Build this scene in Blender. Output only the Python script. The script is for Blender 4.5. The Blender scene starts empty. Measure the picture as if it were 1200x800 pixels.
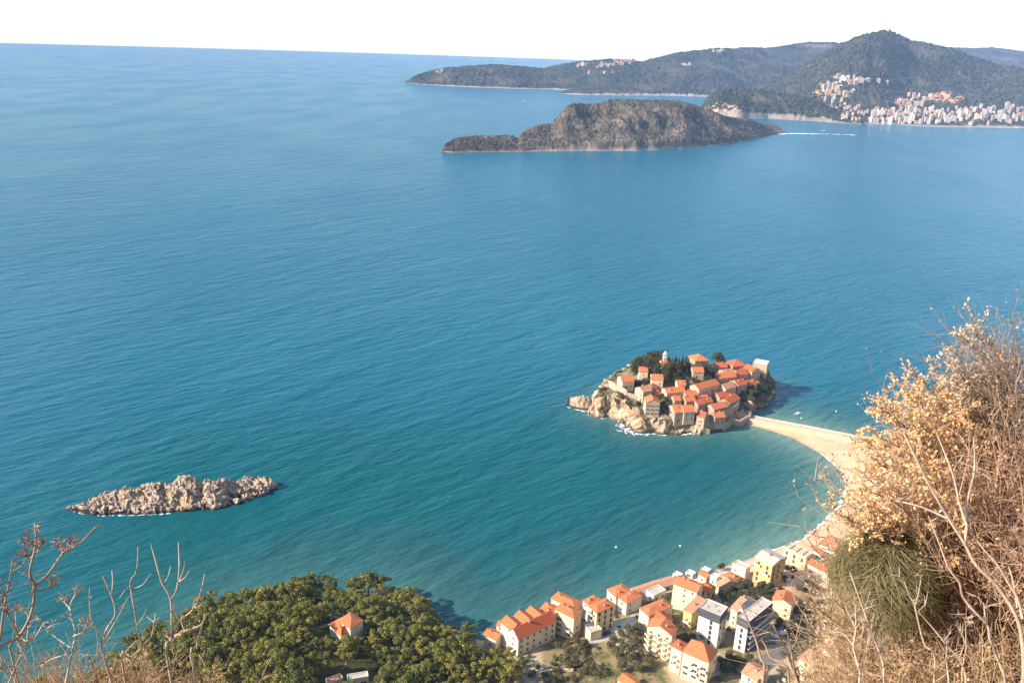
import bpy, math, random
import numpy as np
from mathutils import Vector, Matrix, Euler

# ------------------------------------------------------------------ camera
CAMZ, F, PITCH, ROLL = 260.0, 1000.0, math.radians(19.37), math.radians(1.94)
sc = bpy.context.scene
COL = sc.collection
fwd = np.array([0, math.cos(PITCH), -math.sin(PITCH)])
up0 = np.array([0, math.sin(PITCH), math.cos(PITCH)])
xax = np.array([1.0, 0, 0])
rgt = xax * math.cos(ROLL) + up0 * math.sin(ROLL)
upv = up0 * math.cos(ROLL) - xax * math.sin(ROLL)
cd = bpy.data.cameras.new('camera'); cam = bpy.data.objects.new('camera', cd); COL.objects.link(cam)
cam.matrix_world = Matrix(((rgt[0], upv[0], -fwd[0], 0), (rgt[1], upv[1], -fwd[1], 0), (rgt[2], upv[2], -fwd[2], CAMZ), (0, 0, 0, 1)))
cd.sensor_width = 36; cd.lens = 30; cd.clip_start = 0.1; cd.clip_end = 120000
sc.camera = cam

# ------------------------------------------------------------------ light
SUN_EL = math.radians(31)
to_sun = Vector((-0.96, -0.27, 0)).normalized() * math.cos(SUN_EL) + Vector((0, 0, math.sin(SUN_EL)))
world = bpy.data.worlds.new('World'); sc.world = world; world.use_nodes = True
wn = world.node_tree.nodes; wl = world.node_tree.links
bg = wn['Background']; sky = wn.new('ShaderNodeTexSky'); sky.sky_type = 'NISHITA'; sky.sun_disc = False
sky.sun_elevation = SUN_EL; sky.sun_rotation = math.atan2(to_sun.x, to_sun.y)
sky.altitude = 200; sky.air_density = 1.0; sky.dust_density = 0.7; sky.ozone_density = 1.0
bg.inputs['Strength'].default_value = 0.15
tcw = wn.new('ShaderNodeTexCoord'); sx = wn.new('ShaderNodeSeparateXYZ'); mxz = wn.new('ShaderNodeMath'); mxz.operation = 'MAXIMUM'; mxz.inputs[1].default_value = .018; cxy = wn.new('ShaderNodeCombineXYZ')
wl.new(tcw.outputs['Generated'], sx.inputs[0]); wl.new(sx.outputs[2], mxz.inputs[0]); wl.new(sx.outputs[0], cxy.inputs[0]); wl.new(sx.outputs[1], cxy.inputs[1]); wl.new(mxz.outputs[0], cxy.inputs[2]); wl.new(cxy.outputs[0], sky.inputs[0])
wl.new(sky.outputs[0], bg.inputs[0])
sd = bpy.data.lights.new('sun', 'SUN'); sun = bpy.data.objects.new('sun', sd); COL.objects.link(sun)
sd.energy = 4.4; sd.angle = math.radians(0.53); sd.color = (1.0, 0.88, 0.72)
sun.rotation_euler = to_sun.to_track_quat('Z', 'Y').to_euler()
sc.view_settings.view_transform = 'Standard'; sc.view_settings.look = 'None'
sc.view_settings.exposure = 1.1; sc.view_settings.gamma = 1.0; sc.view_settings.use_curve_mapping = False
sc.cycles.use_denoising = True; sc.cycles.max_bounces = 5; sc.cycles.transparent_max_bounces = 8
sc.cycles.diffuse_bounces = 3; sc.cycles.glossy_bounces = 2

# ------------------------------------------------------------------ picture geometry
def rays(px, py):
    px = np.asarray(px, float); py = np.asarray(py, float)
    u = (px - 600) / F; v = (py - 400) / F
    return fwd + u[..., None] * rgt - v[..., None] * upv
def at_z(px, py, z=0.0):
    d = rays(px, py); t = (np.asarray(z) - CAMZ) / d[..., 2]
    p = d * t[..., None]; p[..., 2] += CAMZ
    return p
def at_d(px, py, dist):                 # a point so many metres in front of the camera
    d = rays(px, py); p = d * np.asarray(dist, float)[..., None]; p[..., 2] += CAMZ
    return p
def az_te(px, py):
    d = rays(px, py); h = np.hypot(d[..., 0], d[..., 1])
    return np.arctan2(d[..., 0], d[..., 1]), d[..., 2] / h
def sstep(a, b, x):
    t = np.clip((np.asarray(x, float) - a) / (b - a), 0, 1); return t * t * (3 - 2 * t)

# ------------------------------------------------------------------ noise (2-D, numpy)
def _h(ix, iy, s):
    n = (ix.astype(np.int64) * 374761393 + iy.astype(np.int64) * 668265263 + s * 1442695041) & 0xffffffff
    n = ((n ^ (n >> 13)) * 1274126177) & 0xffffffff
    n = ((n ^ (n >> 15)) * 2246822519) & 0xffffffff
    return ((n ^ (n >> 16)) & 0xffffff) / float(0xffffff)
def vnoise(x, y, s=0):
    ix = np.floor(x); iy = np.floor(y); fx = x - ix; fy = y - iy
    fx = fx * fx * (3 - 2 * fx); fy = fy * fy * (3 - 2 * fy)
    a = _h(ix, iy, s); b = _h(ix + 1, iy, s); c = _h(ix, iy + 1, s); d = _h(ix + 1, iy + 1, s)
    return (a * (1 - fx) + b * fx) * (1 - fy) + (c * (1 - fx) + d * fx) * fy
def fbm(x, y, o=4, s=0):
    r = 0; a = .5
    for k in range(o):
        r = r + a * (vnoise(x, y, s + k) * 2 - 1); x = x * 2.03 + 7.1; y = y * 2.03 + 3.7; a *= .5
    return r
def worley(x, y, s=0):
    ix = np.floor(x); iy = np.floor(y); b = np.full(x.shape, 9.0)
    for i in (-1, 0, 1):
        for j in (-1, 0, 1):
            cx = ix + i; cy = iy + j
            b = np.minimum(b, np.hypot(cx + _h(cx, cy, s) - x, cy + _h(cx, cy, s + 9) - y))
    return b

def cellrand(x, y, s=0):                # a height of its own for every cell: blocky rock
    ix = np.floor(x); iy = np.floor(y); b = np.full(x.shape, 9.0); r = np.zeros(x.shape)
    for i in (-1, 0, 1):
        for j in (-1, 0, 1):
            cx = ix + i; cy = iy + j; d = np.hypot(cx + _h(cx, cy, s) - x, cy + _h(cx, cy, s + 9) - y); r = np.where(d < b, _h(cx, cy, s + 21), r); b = np.minimum(b, d)
    return r
# ------------------------------------------------------------------ materials
def mat(name, c1, c2=None, scale=1.0, rough=.85, bump=0.0, bscale=None, spec=.3, island=False, det=5.0, lo=.35, hi=.65, c3=None):
    m = bpy.data.materials.new(name); m.use_nodes = True
    n = m.node_tree.nodes; l = m.node_tree.links; b = n['Principled BSDF']
    b.inputs['Roughness'].default_value = rough; b.inputs['Specular IOR Level'].default_value = spec
    b.inputs['Base Color'].default_value = (*c1, 1)
    if c2 is not None or bump:
        tc = n.new('ShaderNodeTexCoord')
    if c2 is not None:
        r = n.new('ShaderNodeValToRGB'); r.color_ramp.elements[0].color = (*c1, 1); r.color_ramp.elements[1].color = (*c2, 1)
        r.color_ramp.elements[0].position = lo; r.color_ramp.elements[1].position = hi
        if c3 is not None:
            e = r.color_ramp.elements.new((lo + hi) / 2); e.color = (*c3, 1)
        if island:
            r.color_ramp.elements[0].position = 0; r.color_ramp.elements[1].position = 1
            if c3 is not None: r.color_ramp.elements[1].position = .5; r.color_ramp.elements[2].position = 1
            g = n.new('ShaderNodeNewGeometry'); l.new(g.outputs['Random Per Island'], r.inputs[0])
        else:
            t = n.new('ShaderNodeTexNoise'); t.inputs['Scale'].default_value = scale; t.inputs['Detail'].default_value = det
            l.new(tc.outputs['Object'], t.inputs['Vector']); l.new(t.outputs['Fac'], r.inputs[0])
        l.new(r.outputs[0], b.inputs['Base Color'])
    if bump:
        t2 = n.new('ShaderNodeTexNoise'); t2.inputs['Scale'].default_value = bscale or scale * 3; t2.inputs['Detail'].default_value = 6
        l.new(tc.outputs['Object'], t2.inputs['Vector'])
        bp = n.new('ShaderNodeBump'); bp.inputs['Distance'].default_value = bump; bp.inputs['Strength'].default_value = 1
        l.new(t2.outputs['Fac'], bp.inputs['Height']); l.new(bp.outputs[0], b.inputs['Normal'])
    return m
def bsdf(m): return m.node_tree.nodes['Principled BSDF']
def mixc(m, a, b, fac):                 # node mix of two colours (sockets or tuples)
    n = m.node_tree.nodes; l = m.node_tree.links; x = n.new('ShaderNodeMix'); x.data_type = 'RGBA'
    for s, v in ((x.inputs[6], a), (x.inputs[7], b)):
        if isinstance(v, tuple): s.default_value = (*v, 1)
        else: l.new(v, s)
    if isinstance(fac, float): x.inputs[0].default_value = fac
    else: l.new(fac, x.inputs[0])
    return x.outputs[2]
def noise_fac(m, scale, lo, hi, vec=None, det=5, map_scale=None, rough=.5):
    n = m.node_tree.nodes; l = m.node_tree.links
    t = n.new('ShaderNodeTexNoise'); t.inputs['Scale'].default_value = scale; t.inputs['Detail'].default_value = det; t.inputs['Roughness'].default_value = rough
    tc = n.new('ShaderNodeTexCoord'); src = tc.outputs['Object']
    if map_scale:
        mp = n.new('ShaderNodeMapping'); mp.inputs['Scale'].default_value = map_scale[:3]
        if len(map_scale) > 3: mp.inputs['Rotation'].default_value[2] = map_scale[3]
        l.new(src, mp.inputs[0]); src = mp.outputs[0]
    l.new(src, t.inputs['Vector'])
    r = n.new('ShaderNodeMapRange'); r.inputs[1].default_value = lo; r.inputs[2].default_value = hi; r.interpolation_type = 'SMOOTHSTEP'
    l.new(t.outputs['Fac'], r.inputs[0]); return r.outputs[0]
def attr(m, name, chan=None):
    n = m.node_tree.nodes; l = m.node_tree.links; a = n.new('ShaderNodeAttribute'); a.attribute_name = name
    if chan is None: return a.outputs['Fac']
    s = n.new('ShaderNodeSeparateColor'); l.new(a.outputs['Color'], s.inputs[0]); return s.outputs[chan]

# ------------------------------------------------------------------ objects
def link(name, me, m=None, parent=None):
    o = bpy.data.objects.new(name, me); COL.objects.link(o)
    if m is not None and me is not None:
        for x in (m if isinstance(m, (list, tuple)) else [m]): me.materials.append(x)
    if parent is not None: o.parent = parent
    return o
def tag(o, label=None, cat=None, group=None, kind=None):
    for k, v in (('label', label), ('category', cat), ('group', group), ('kind', kind)):
        if v: o[k] = v
    return o
def empty(name, loc=(0, 0, 0), rz=0.0):
    o = bpy.data.objects.new(name, None); COL.objects.link(o); o.location = loc; o.rotation_euler = (0, 0, rz)
    o.empty_display_size = .5; return o
def np_mesh(name, v, f, smooth=False, mi=None):
    v = np.asarray(v, np.float32); f = np.asarray(f, np.int32); k = f.shape[1]
    me = bpy.data.meshes.new(name); me.vertices.add(len(v)); me.vertices.foreach_set('co', v.ravel())
    me.loops.add(f.size); me.loops.foreach_set('vertex_index', f.ravel())
    me.polygons.add(len(f)); me.polygons.foreach_set('loop_start', np.arange(0, f.size, k, dtype=np.int32))
    me.polygons.foreach_set('loop_total', np.full(len(f), k, np.int32))
    if smooth: me.polygons.foreach_set('use_smooth', np.ones(len(f), bool))
    if mi is not None: me.polygons.foreach_set('material_index', np.asarray(mi, np.int32))
    me.update(calc_edges=True); return me
def grid_faces(nx, ny):
    i = np.arange(nx * ny).reshape(nx, ny)
    return np.stack([i[:-1, :-1], i[1:, :-1], i[1:, 1:], i[:-1, 1:]], -1).reshape(-1, 4)
def vattr(me, name, a):
    a = np.asarray(a, np.float32)
    if a.ndim == 1:
        t = me.attributes.new(name, 'FLOAT', 'POINT'); t.data.foreach_set('value', a)
    else:
        t = me.attributes.new(name, 'FLOAT_COLOR', 'POINT'); c = np.ones((len(a), 4), np.float32); c[:, :a.shape[1]] = a
        t.data.foreach_set('color', c.ravel())
class MB:
    def __init__(s): s.v = []; s.f = []; s.mi = []
    def poly(s, pts, m=0):
        i = len(s.v); s.v += [tuple(p) for p in pts]; s.f.append(tuple(range(i, i + len(pts)))); s.mi.append(m)
    def box(s, x0, x1, y0, y1, z0, z1, m=0, skip=''):
        i = len(s.v)
        s.v += [(x0, y0, z0), (x1, y0, z0), (x1, y1, z0), (x0, y1, z0), (x0, y0, z1), (x1, y0, z1), (x1, y1, z1), (x0, y1, z1)]
        for n, q in (('b', (3, 2, 1, 0)), ('t', (4, 5, 6, 7)), ('f', (0, 1, 5, 4)), ('r', (1, 2, 6, 5)), ('k', (2, 3, 7, 6)), ('l', (3, 0, 4, 7))):
            if n not in skip: s.f.append(tuple(i + a for a in q)); s.mi.append(m)
    def prism(s, sec, x0, x1, axis='x', m=0):  # closed section [(y,z)] swept along x (or [(x,z)] along y)
        i = len(s.v); k = len(sec)
        for xx in (x0, x1):
            for a, z in sec: s.v.append((xx, a, z) if axis == 'x' else (a, xx, z))
        for j in range(k):
            q = (i + j, i + (j + 1) % k, i + k + (j + 1) % k, i + k + j)
            s.f.append(q if axis == 'y' else q[::-1]); s.mi.append(m)
        a = tuple(range(i, i + k)); b = tuple(range(i + k, i + 2 * k))
        s.f += [a[::-1], b] if axis == 'y' else [a, b[::-1]]; s.mi += [m, m]
    def tube(s, pts, rad, n=5, m=0, cap=True):
        pts = [Vector(p) for p in pts]; i = len(s.v); ref = Vector((.31, .17, .93))
        for k, p in enumerate(pts):
            d = (pts[min(k + 1, len(pts) - 1)] - pts[max(k - 1, 0)])
            d = d.normalized() if d.length > 1e-9 else Vector((0, 0, 1))
            if abs(d.dot(ref)) > .95: ref = Vector((.9, .3, .1))
            a = d.cross(ref).normalized(); b = d.cross(a)
            r = rad[k] if isinstance(rad, (list, tuple)) else rad
            for j in range(n):
                t = 2 * math.pi * j / n; q = p + (a * math.cos(t) + b * math.sin(t)) * r; s.v.append((q.x, q.y, q.z))
        for k in range(len(pts) - 1):
            for j in range(n):
                s.f.append((i + k * n + j, i + k * n + (j + 1) % n, i + (k + 1) * n + (j + 1) % n, i + (k + 1) * n + j)); s.mi.append(m)
        if cap:
            e = i + (len(pts) - 1) * n; s.f.append(tuple(range(e, e + n))); s.mi.append(m)
    def mesh(s, name, smooth=False):
        me = bpy.data.meshes.new(name); me.from_pydata(s.v, [], s.f); me.polygons.foreach_set('material_index', s.mi)
        if smooth: me.polygons.foreach_set('use_smooth', [True] * len(s.f))
        me.update(); return me
    def build(s, name, m, parent=None, smooth=False): return link(name, s.mesh(name, smooth), m, parent)
def copy_tree(o, parent=None):
    c = o.copy(); COL.objects.link(c); c.parent = parent
    for ch in list(o.children): copy_tree(ch, c)
    return c
# ================================================================== THE SETTING
# ---------------------------------------------------------------- coast line
SHORE = [(40, 830), (100, 800), (150, 778), (190, 752), (240, 722), (300, 706), (360, 701), (430, 694), (480, 706), (530, 740), (565, 752),
         (600, 738), (650, 718), (700, 706), (760, 692), (800, 680), (840, 668), (880, 655), (905, 645), (940, 633), (965, 612), (985, 592),
         (993, 571), (986, 551), (962, 531), (930, 513), (900, 503), (876, 497), (878, 488), (940, 500), (1000, 514), (1060, 521), (1130, 517), (1210, 512), (1400, 500)]
sh = at_z([p[0] for p in SHORE], [p[1] for p in SHORE])[:, :2]
POLY = np.vstack([sh, [[1500, 700], [1500, -200], [-600, -200], [-400, 240]]])
def poly_sd(x, y, P):
    """signed distance, positive inside polygon P"""
    best = np.full(x.shape, 1e9); ins = np.zeros(x.shape, bool)
    for i in range(len(P)):
        a = P[i]; b = P[(i + 1) % len(P)]; e = b - a
        t = np.clip(((x - a[0]) * e[0] + (y - a[1]) * e[1]) / (e @ e + 1e-9), 0, 1)
        best = np.minimum(best, np.hypot(x - a[0] - t * e[0], y - a[1] - t * e[1]))
        c = ((a[1] > y) != (b[1] > y)) & (x < (b[0] - a[0]) * (y - a[1]) / (b[1] - a[1] + 1e-12) + a[0]); ins ^= c
    return np.where(ins, best, -best)
def slope_z(x, y):                      # the hillside the picture is taken from
    return 258.3 + .8 * x - 1.15 * y - 12 * sstep(20, 70, y)
def land_z(x, y, inl=None):
    if inl is None: inl = poly_sd(x, y, POLY)
    hd = sstep(5, -55, x); s = .20 + .17 * hd; cap = 32 + 8 * hd
    low = cap * (1 - np.exp(-np.maximum(inl, 0) * s / cap)) + .12
    bch = sstep(125, 170, x)
    low = low * (1 - bch) + bch * (.12 + .05 * np.maximum(inl, 0) + .2 * np.maximum(inl - 45, 0))
    low = np.where(inl < 0, .12 + .16 * np.maximum(inl, -25), low)
    low = low + fbm(x / 14, y / 14, 3, 5) * 1.2 * sstep(4, 25, inl)
    S = slope_z(x, y); k = 6.0
    return np.where(S - low > 60, S, low + k * np.log1p(np.exp(np.clip((S - low) / k, -40, 40))))
class HF:
    def __init__(s, xs, ys, z): s.x0, s.y0, s.dx, s.dy, s.z = xs[0], ys[0], xs[1] - xs[0], ys[1] - ys[0], z
    def __call__(s, x, y):
        fx = np.clip((np.asarray(x, float) - s.x0) / s.dx, 0, s.z.shape[0] - 1.001); fy = np.clip((np.asarray(y, float) - s.y0) / s.dy, 0, s.z.shape[1] - 1.001)
        i = fx.astype(int); j = fy.astype(int); fx = fx - i; fy = fy - j; z = s.z
        return (z[i, j] * (1 - fx) + z[i + 1, j] * fx) * (1 - fy) + (z[i, j + 1] * (1 - fx) + z[i + 1, j + 1] * fx) * fy
def hit(px, py, hf, off=0.0, t0=150, t1=900):
    d = rays(px, py); t = np.linspace(t0, t1, 3000)
    dz = CAMZ + d[2] * t - hf(d[0] * t, d[1] * t) - off
    k = np.argmax(dz < 0)
    if dz[k] >= 0: k = int(np.argmin(dz))
    return np.array([d[0] * t[k], d[1] * t[k], CAMZ + d[2] * t[k] - off])

# ground materials
m_land = mat('land_ground', (.1, .1, .1), rough=.95, bump=.25, bscale=1.2, spec=.1)
def _land():
    m = m_land
    dry = mixc(m, (.27, .20, .105), (.105, .105, .036), noise_fac(m, .09, .42, .58, det=8, rough=.65))
    dry = mixc(m, dry, (.42, .34, .22), noise_fac(m, .045, .54, .62, det=7))
    sand = mixc(m, (.62, .385, .225), (.69, .46, .285), noise_fac(m, .12, .35, .65))
    c = mixc(m, dry, sand, attr(m, 'mask', 0)); c = mixc(m, c, (.055, .060, .022), attr(m, 'mask', 1)); c = mixc(m, c, (.34, .21, .14), attr(m, 'mask', 2))
    m.node_tree.links.new(c, bsdf(m).inputs['Base Color'])
_land()
xs = np.arange(-300, 421, 2.0); ys = np.arange(100, 641, 2.0)
X, Y = np.meshgrid(xs, ys, indexing='ij')
INL = poly_sd(X, Y, POLY); Z = land_z(X, Y, INL); LAND = HF(xs, ys, Z)
me = np_mesh('land', np.stack([X, Y, Z], -1).reshape(-1, 3), grid_faces(len(xs), len(ys)), True)
shore_n = fbm(X / 9, Y / 9, 3, 3) * 6
sand = sstep(105, 135, X) * sstep(46, 34, INL + shore_n) + sstep(9, 5, INL + shore_n * .5) * .8
sand = np.clip(sand, 0, 1)
veg = sstep(10, -25, X) * sstep(3, 8, INL) * .85
wet = .6 * sstep(2.2, 1.2, INL + shore_n * .12)
vattr(me, 'mask', np.stack([sand, veg, wet], -1).reshape(-1, 3))
tag(link('land', me, m_land), kind='structure')
m_slope = mat('dry_hillside', (.29, .19, .11), (.14, .09, .05), .8, .95, .12, 3.0, .1)
xs2 = np.arange(-130, 301, 1.25); ys2 = np.arange(-10, 100.1, 1.25)
X2, Y2 = np.meshgrid(xs2, ys2, indexing='ij'); Z2 = land_z(X2, Y2) + fbm(X2 / 3, Y2 / 3, 4, 8) * .5 * sstep(100, 90, Y2)
near = np.hypot(X2, Y2); Z2 = np.where(near < 3, np.minimum(Z2, 258.4), Z2)
HILL = HF(xs2, ys2, Z2)
tag(link('hillside', np_mesh('hillside', np.stack([X2, Y2, Z2], -1).reshape(-1, 3), grid_faces(len(xs2), len(ys2)), True), m_slope), kind='structure')

# ---------------------------------------------------------------- fortified island rock
ISL = [(689, 486), (697, 488), (706, 490), (714, 489), (722, 492), (730, 498), (738, 502), (743, 507), (755, 509), (766, 508), (775, 510), (788, 508), (800, 509), (812, 508), (822, 509), (832, 507), (842, 507), (850, 503),
       (862, 500), (876, 495), (886, 488), (890, 479), (899, 474), (903, 466), (909, 459), (906, 450), (890, 446), (860, 443), (820, 441), (770, 443), (725, 452), (700, 468), (691, 478)]
ip = at_z([p[0] for p in ISL], [p[1] for p in ISL])[:, :2]
CP = [(712, 452, 18), (703, 466, 13), (735, 448, 20), (745, 462, 14), (752, 480, 9), (762, 470, 13), (760, 428, 31), (780, 426, 32), (800, 426, 32), (822, 428, 30), (815, 440, 25), (790, 455, 20), (790, 475, 13), (790, 492, 7.5), (770, 490, 8.5),
      (820, 480, 11), (820, 495, 6), (840, 495, 5), (850, 480, 9), (862, 488, 6), (850, 450, 18), (870, 435, 20), (895, 440, 16), (885, 460, 12), (878, 475, 8), (880, 485, 5)]
cp = at_z([c[0] for c in CP], [c[1] for c in CP], np.array([c[2] for c in CP], float))
cpx = np.vstack([cp, [[120, 680, 9], [180, 672, 9], [80, 655, 10], [220, 668, 9]]])
def isl_plateau(x, y):
    num = 0; den = 0
    for a in cpx:
        w = 1 / ((x - a[0]) ** 2 + (y - a[1]) ** 2 + 60) ** 1.6; num = num + w * a[2]; den = den + w
    return num / den
xi = np.arange(45, 245, .8); yi = np.arange(532, 700, .8); XI, YI = np.meshgrid(xi, yi, indexing='ij')
wx = XI + fbm(XI / 9, YI / 9, 3, 31) * 5; wy = YI + fbm(XI / 9, YI / 9, 3, 41) * 5
E = poly_sd(wx, wy, ip)
P0 = isl_plateau(XI, YI)
cliff = sstep(0, 1, np.clip(E / (4 + .24 * P0), 0, 1)) ** .75
rockiness = 1 - sstep(9, 15, E)
ZI = np.where(E > 0, P0 * cliff, np.maximum(E * .6, -3))
ZI = ZI + rockiness * sstep(-1, 4, E) * (2.8 * (.55 - worley(XI / 6.5, YI / 6.5, 3)) + 1.6 * (.5 - worley(XI / 2.3, YI / 2.3, 5)) + .9 * fbm(XI / 3, YI / 3, 4, 12) + 3.0 * (cellrand(XI / 4.2 + YI / 9, YI / 4.2, 81) - .5) + 1.5 * (cellrand(XI / 1.9, YI / 1.9 + XI / 5, 83) - .5))
ISLE = HF(xi, yi, ZI)
m_isle = mat('island_rock', (.4, .3, .2), rough=.9, bump=.5, bscale=.55, spec=.15)
def _isle():
    m = m_isle
    rock = mixc(m, (.50, .37, .25), (.27, .17, .10), noise_fac(m, .22, .42, .60, det=8, rough=.7))
    rock = mixc(m, rock, (.07, .05, .038), noise_fac(m, .45, .56, .66, det=8, rough=.75))
    top = mixc(m, (.19, .16, .095), (.07, .075, .03), noise_fac(m, .13, .42, .55))
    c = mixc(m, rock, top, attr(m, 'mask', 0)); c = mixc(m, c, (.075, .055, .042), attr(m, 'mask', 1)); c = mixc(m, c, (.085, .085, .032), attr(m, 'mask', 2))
    m.node_tree.links.new(c, bsdf(m).inputs['Base Color'])
_isle()
rk2 = (1 - sstep(14, 20, E)) * sstep(-2, 2, E)
JX = (fbm(XI / 4, YI / 4 + ZI / 5, 3, 51) * 1.8 + 3.2 * (cellrand(XI / 6 + ZI / 11, YI / 9 + ZI / 4.5, 85) - .5) + 1.6 * (cellrand(XI / 2.6, YI / 4 + ZI / 2.2, 87) - .5)) * rk2
JY = (fbm(XI / 4, YI / 4 + ZI / 5, 3, 61) * 1.8 + 3.2 * (cellrand(XI / 6 + ZI / 11, YI / 9 + ZI / 4.5, 86) - .5) + 1.6 * (cellrand(XI / 2.6, YI / 4 + ZI / 2.2, 88) - .5)) * rk2
me = np_mesh('island', np.stack([XI + JX, YI + JY, ZI], -1).reshape(-1, 3), grid_faces(len(xi), len(yi)))
scrub = np.maximum(sstep(.05, .3, fbm(XI / 7, YI / 7, 3, 71)) * sstep(6, 9, ZI), sstep(178, 196, XI + fbm(XI / 5, YI / 5, 2, 3) * 12) * sstep(1.5, 4, ZI) * 1.1) * rockiness  # right cliff's shade put into the colour together with its scrub
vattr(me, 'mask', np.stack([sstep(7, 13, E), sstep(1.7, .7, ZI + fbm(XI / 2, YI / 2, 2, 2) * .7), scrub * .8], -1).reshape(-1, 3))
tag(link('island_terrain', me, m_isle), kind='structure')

# ---------------------------------------------------------------- hills given by their shore, their ridge line and how deep they are
class Hill: pass
def polar_hill(name, shore, ridge, wf, wb, naz, nd1, nd2, g, m, gully=.1, gs=300., tree=3., ts=14., beach=0.0, rock=0.0, maskfn=None, seed=0, smooth=True, shape=None, endt=.04, hs=1.0):
    sa, st = az_te([p[0] for p in shore], [p[1] for p in shore]); sD = -CAMZ / st
    ra, rt = az_te([p[0] for p in ridge], [p[1] for p in ridge])
    az = np.linspace(max(sa.min(), ra.min()), min(sa.max(), ra.max()), naz)
    o = np.argsort(sa); Ds = np.interp(az, sa[o], sD[o]); o = np.argsort(ra); te = np.interp(az, ra[o], rt[o])
    q = np.linspace(0, 1, naz)
    WF = wf(q) if callable(wf) else np.full(naz, wf); WB = wb(q) if callable(wb) else np.full(naz, wb)
    Ds = Ds + fbm(az * Ds.mean() / (wf(.5) if callable(wf) else wf) * 5, az * 0, 4, seed + 77) * .06 * WF * sstep(0, endt, q) * sstep(1, 1 - endt, q)
    tp = .06 + .94 * sstep(0, endt, q) * sstep(1, 1 - endt, q); WF = WF * tp; WB = WB * tp; Dr = Ds + WF; Hr = np.maximum(CAMZ + te * Dr, .3) * hs
    t = np.concatenate([np.linspace(-.06, 1, nd1), 1 + np.linspace(0, 1, nd2 + 1)[1:]])
    A, T = np.meshgrid(az, t, indexing='ij')
    D = np.where(T <= 1, Ds[:, None] + T * WF[:, None], Dr[:, None] + (T - 1) * WB[:, None])
    Tf = np.clip(T, 0, 1); H = Hr[:, None]
    z = np.where(T < 0, T * 60, np.where(T <= 1, H * g(Tf), H * (1 - np.clip(T - 1, 0, 1) ** 1.5 * 1.02) - 3 * (T > 1.95)))
    x = D * np.sin(A); y = D * np.cos(A)
    band = sstep(0.03, .3, T) * sstep(1.0, .8, T) + .7 * sstep(1.02, 1.25, T) * sstep(2, 1.6, T)
    z = z + H * gully * band * (fbm(x / gs, y / gs, 4, seed) * 1.6 - .4 * np.abs(fbm(x / gs * 2.3, y / gs * 2.3, 3, seed + 5)))
    if shape is not None: z = z + shape(A, T, H, x, y)
    inb = sstep(0.01, .06, T) * sstep(2.0, 1.9, T)
    z = z + tree * inb * (np.minimum(H, 40) / 40) * (1.2 - 1.6 * worley(x / ts, y / ts, seed) + fbm(x / ts * 2, y / ts * 2, 2, seed + 3))
    if rock:
        rb = sstep(-.04, .04, T) * sstep(2, 1.9, T) * np.minimum(1, H / 3)
        z = z + rock * rb * (1.1 * (.5 - worley(x / 9, y / 9, seed)) + 1.5 * (cellrand(x / 4.5 + y / 8, y / 4.5, seed + 30) - .5) + .8 * (cellrand(x / 1.8, y / 1.8 + x / 4, seed + 31) - .5) + .9 * (.5 - worley(x / 2.6, y / 2.6, seed + 1)) + .5 * fbm(x / 1.8, y / 1.8, 3, seed + 2))
        bx = cellrand(x / 4 + z / 7, y / 5 + z / 3, seed + 33) - .5; by = cellrand(x / 4 + z / 7, y / 5 + z / 3, seed + 34) - .5
        x = x + (fbm(x / 3, y / 3, 3, seed + 20) * .7 + bx * 1.1) * rock * rb; y = y + (fbm(x / 3, y / 3, 3, seed + 21) * .7 + by * 1.1) * rock * rb
    me = np_mesh(name, np.stack([x, y, z], -1).reshape(-1, 3), grid_faces(len(az), len(t))[:, ::-1], smooth)
    if maskfn is not None: vattr(me, 'mask', maskfn(A, T, x, y, z).reshape(-1, 3))
    h = Hill(); h.o = link(name, me, m); h.az, h.D, h.z, h.t = az, D, z, t
    def at(px, py):
        a, e = az_te(px, py); i = int(np.clip(np.searchsorted(az, a), 0, naz - 1))
        dz = z[i] - (CAMZ + e * D[i]); k = np.argmax(dz > 0)
        if dz[k] <= 0: k = int(np.argmax(dz))
        return np.array([D[i, k] * math.sin(a), D[i, k] * math.cos(a), z[i, k]])
    h.at = at; return h
def in_ell(A, T, x, y, z, spots):           # masks of bare earth, given where they lie in the photograph
    d = np.stack([x, y, z - CAMZ], -1); w = d @ fwd; px = 600 + F * (d @ rgt) / w; py = 400 - F * (d @ upv) / w
    r = np.zeros(x.shape); nz = fbm(px / 5, py / 3, 3, 4) * .8
    for cx, cy, rx, ry in spots: r = np.maximum(r, sstep(1.15, .75, np.hypot((px - cx) / rx, (py - cy) / ry) + nz))
    return r
def wood_mat(name, g1, g2, g3, bare, cliffc, sc1, sc2):
    m = mat(name, g1, rough=.95, spec=.05)
    c = mixc(m, g1, g2, noise_fac(m, sc1, .38, .62, det=8)); c = mixc(m, c, g3, noise_fac(m, sc2, .52, .68, det=6))
    c = mixc(m, c, bare, attr(m, 'mask', 0)); c = mixc(m, c, cliffc, attr(m, 'mask', 1)); c = mixc(m, c, (.32, .28, .25), attr(m, 'mask', 2))
    m.node_tree.links.new(c, bsdf(m).inputs['Base Color']); return m
m_far = wood_mat('far_wood', (.035, .045, .030), (.060, .062, .045), (.10, .085, .070), (.42, .30, .22), (.33, .24, .17), .012, .004)
m_city_hill = wood_mat('mountain_wood', (.036, .044, .022), (.066, .064, .036), (.095, .08, .058), (.55, .28, .15), (.38, .26, .17), .010, .005)
m_nik = wood_mat('island_scrub', (.066, .060, .040), (.135, .110, .078), (.18, .14, .105), (.40, .28, .2), (.27, .19, .125), .045, .012)

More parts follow.
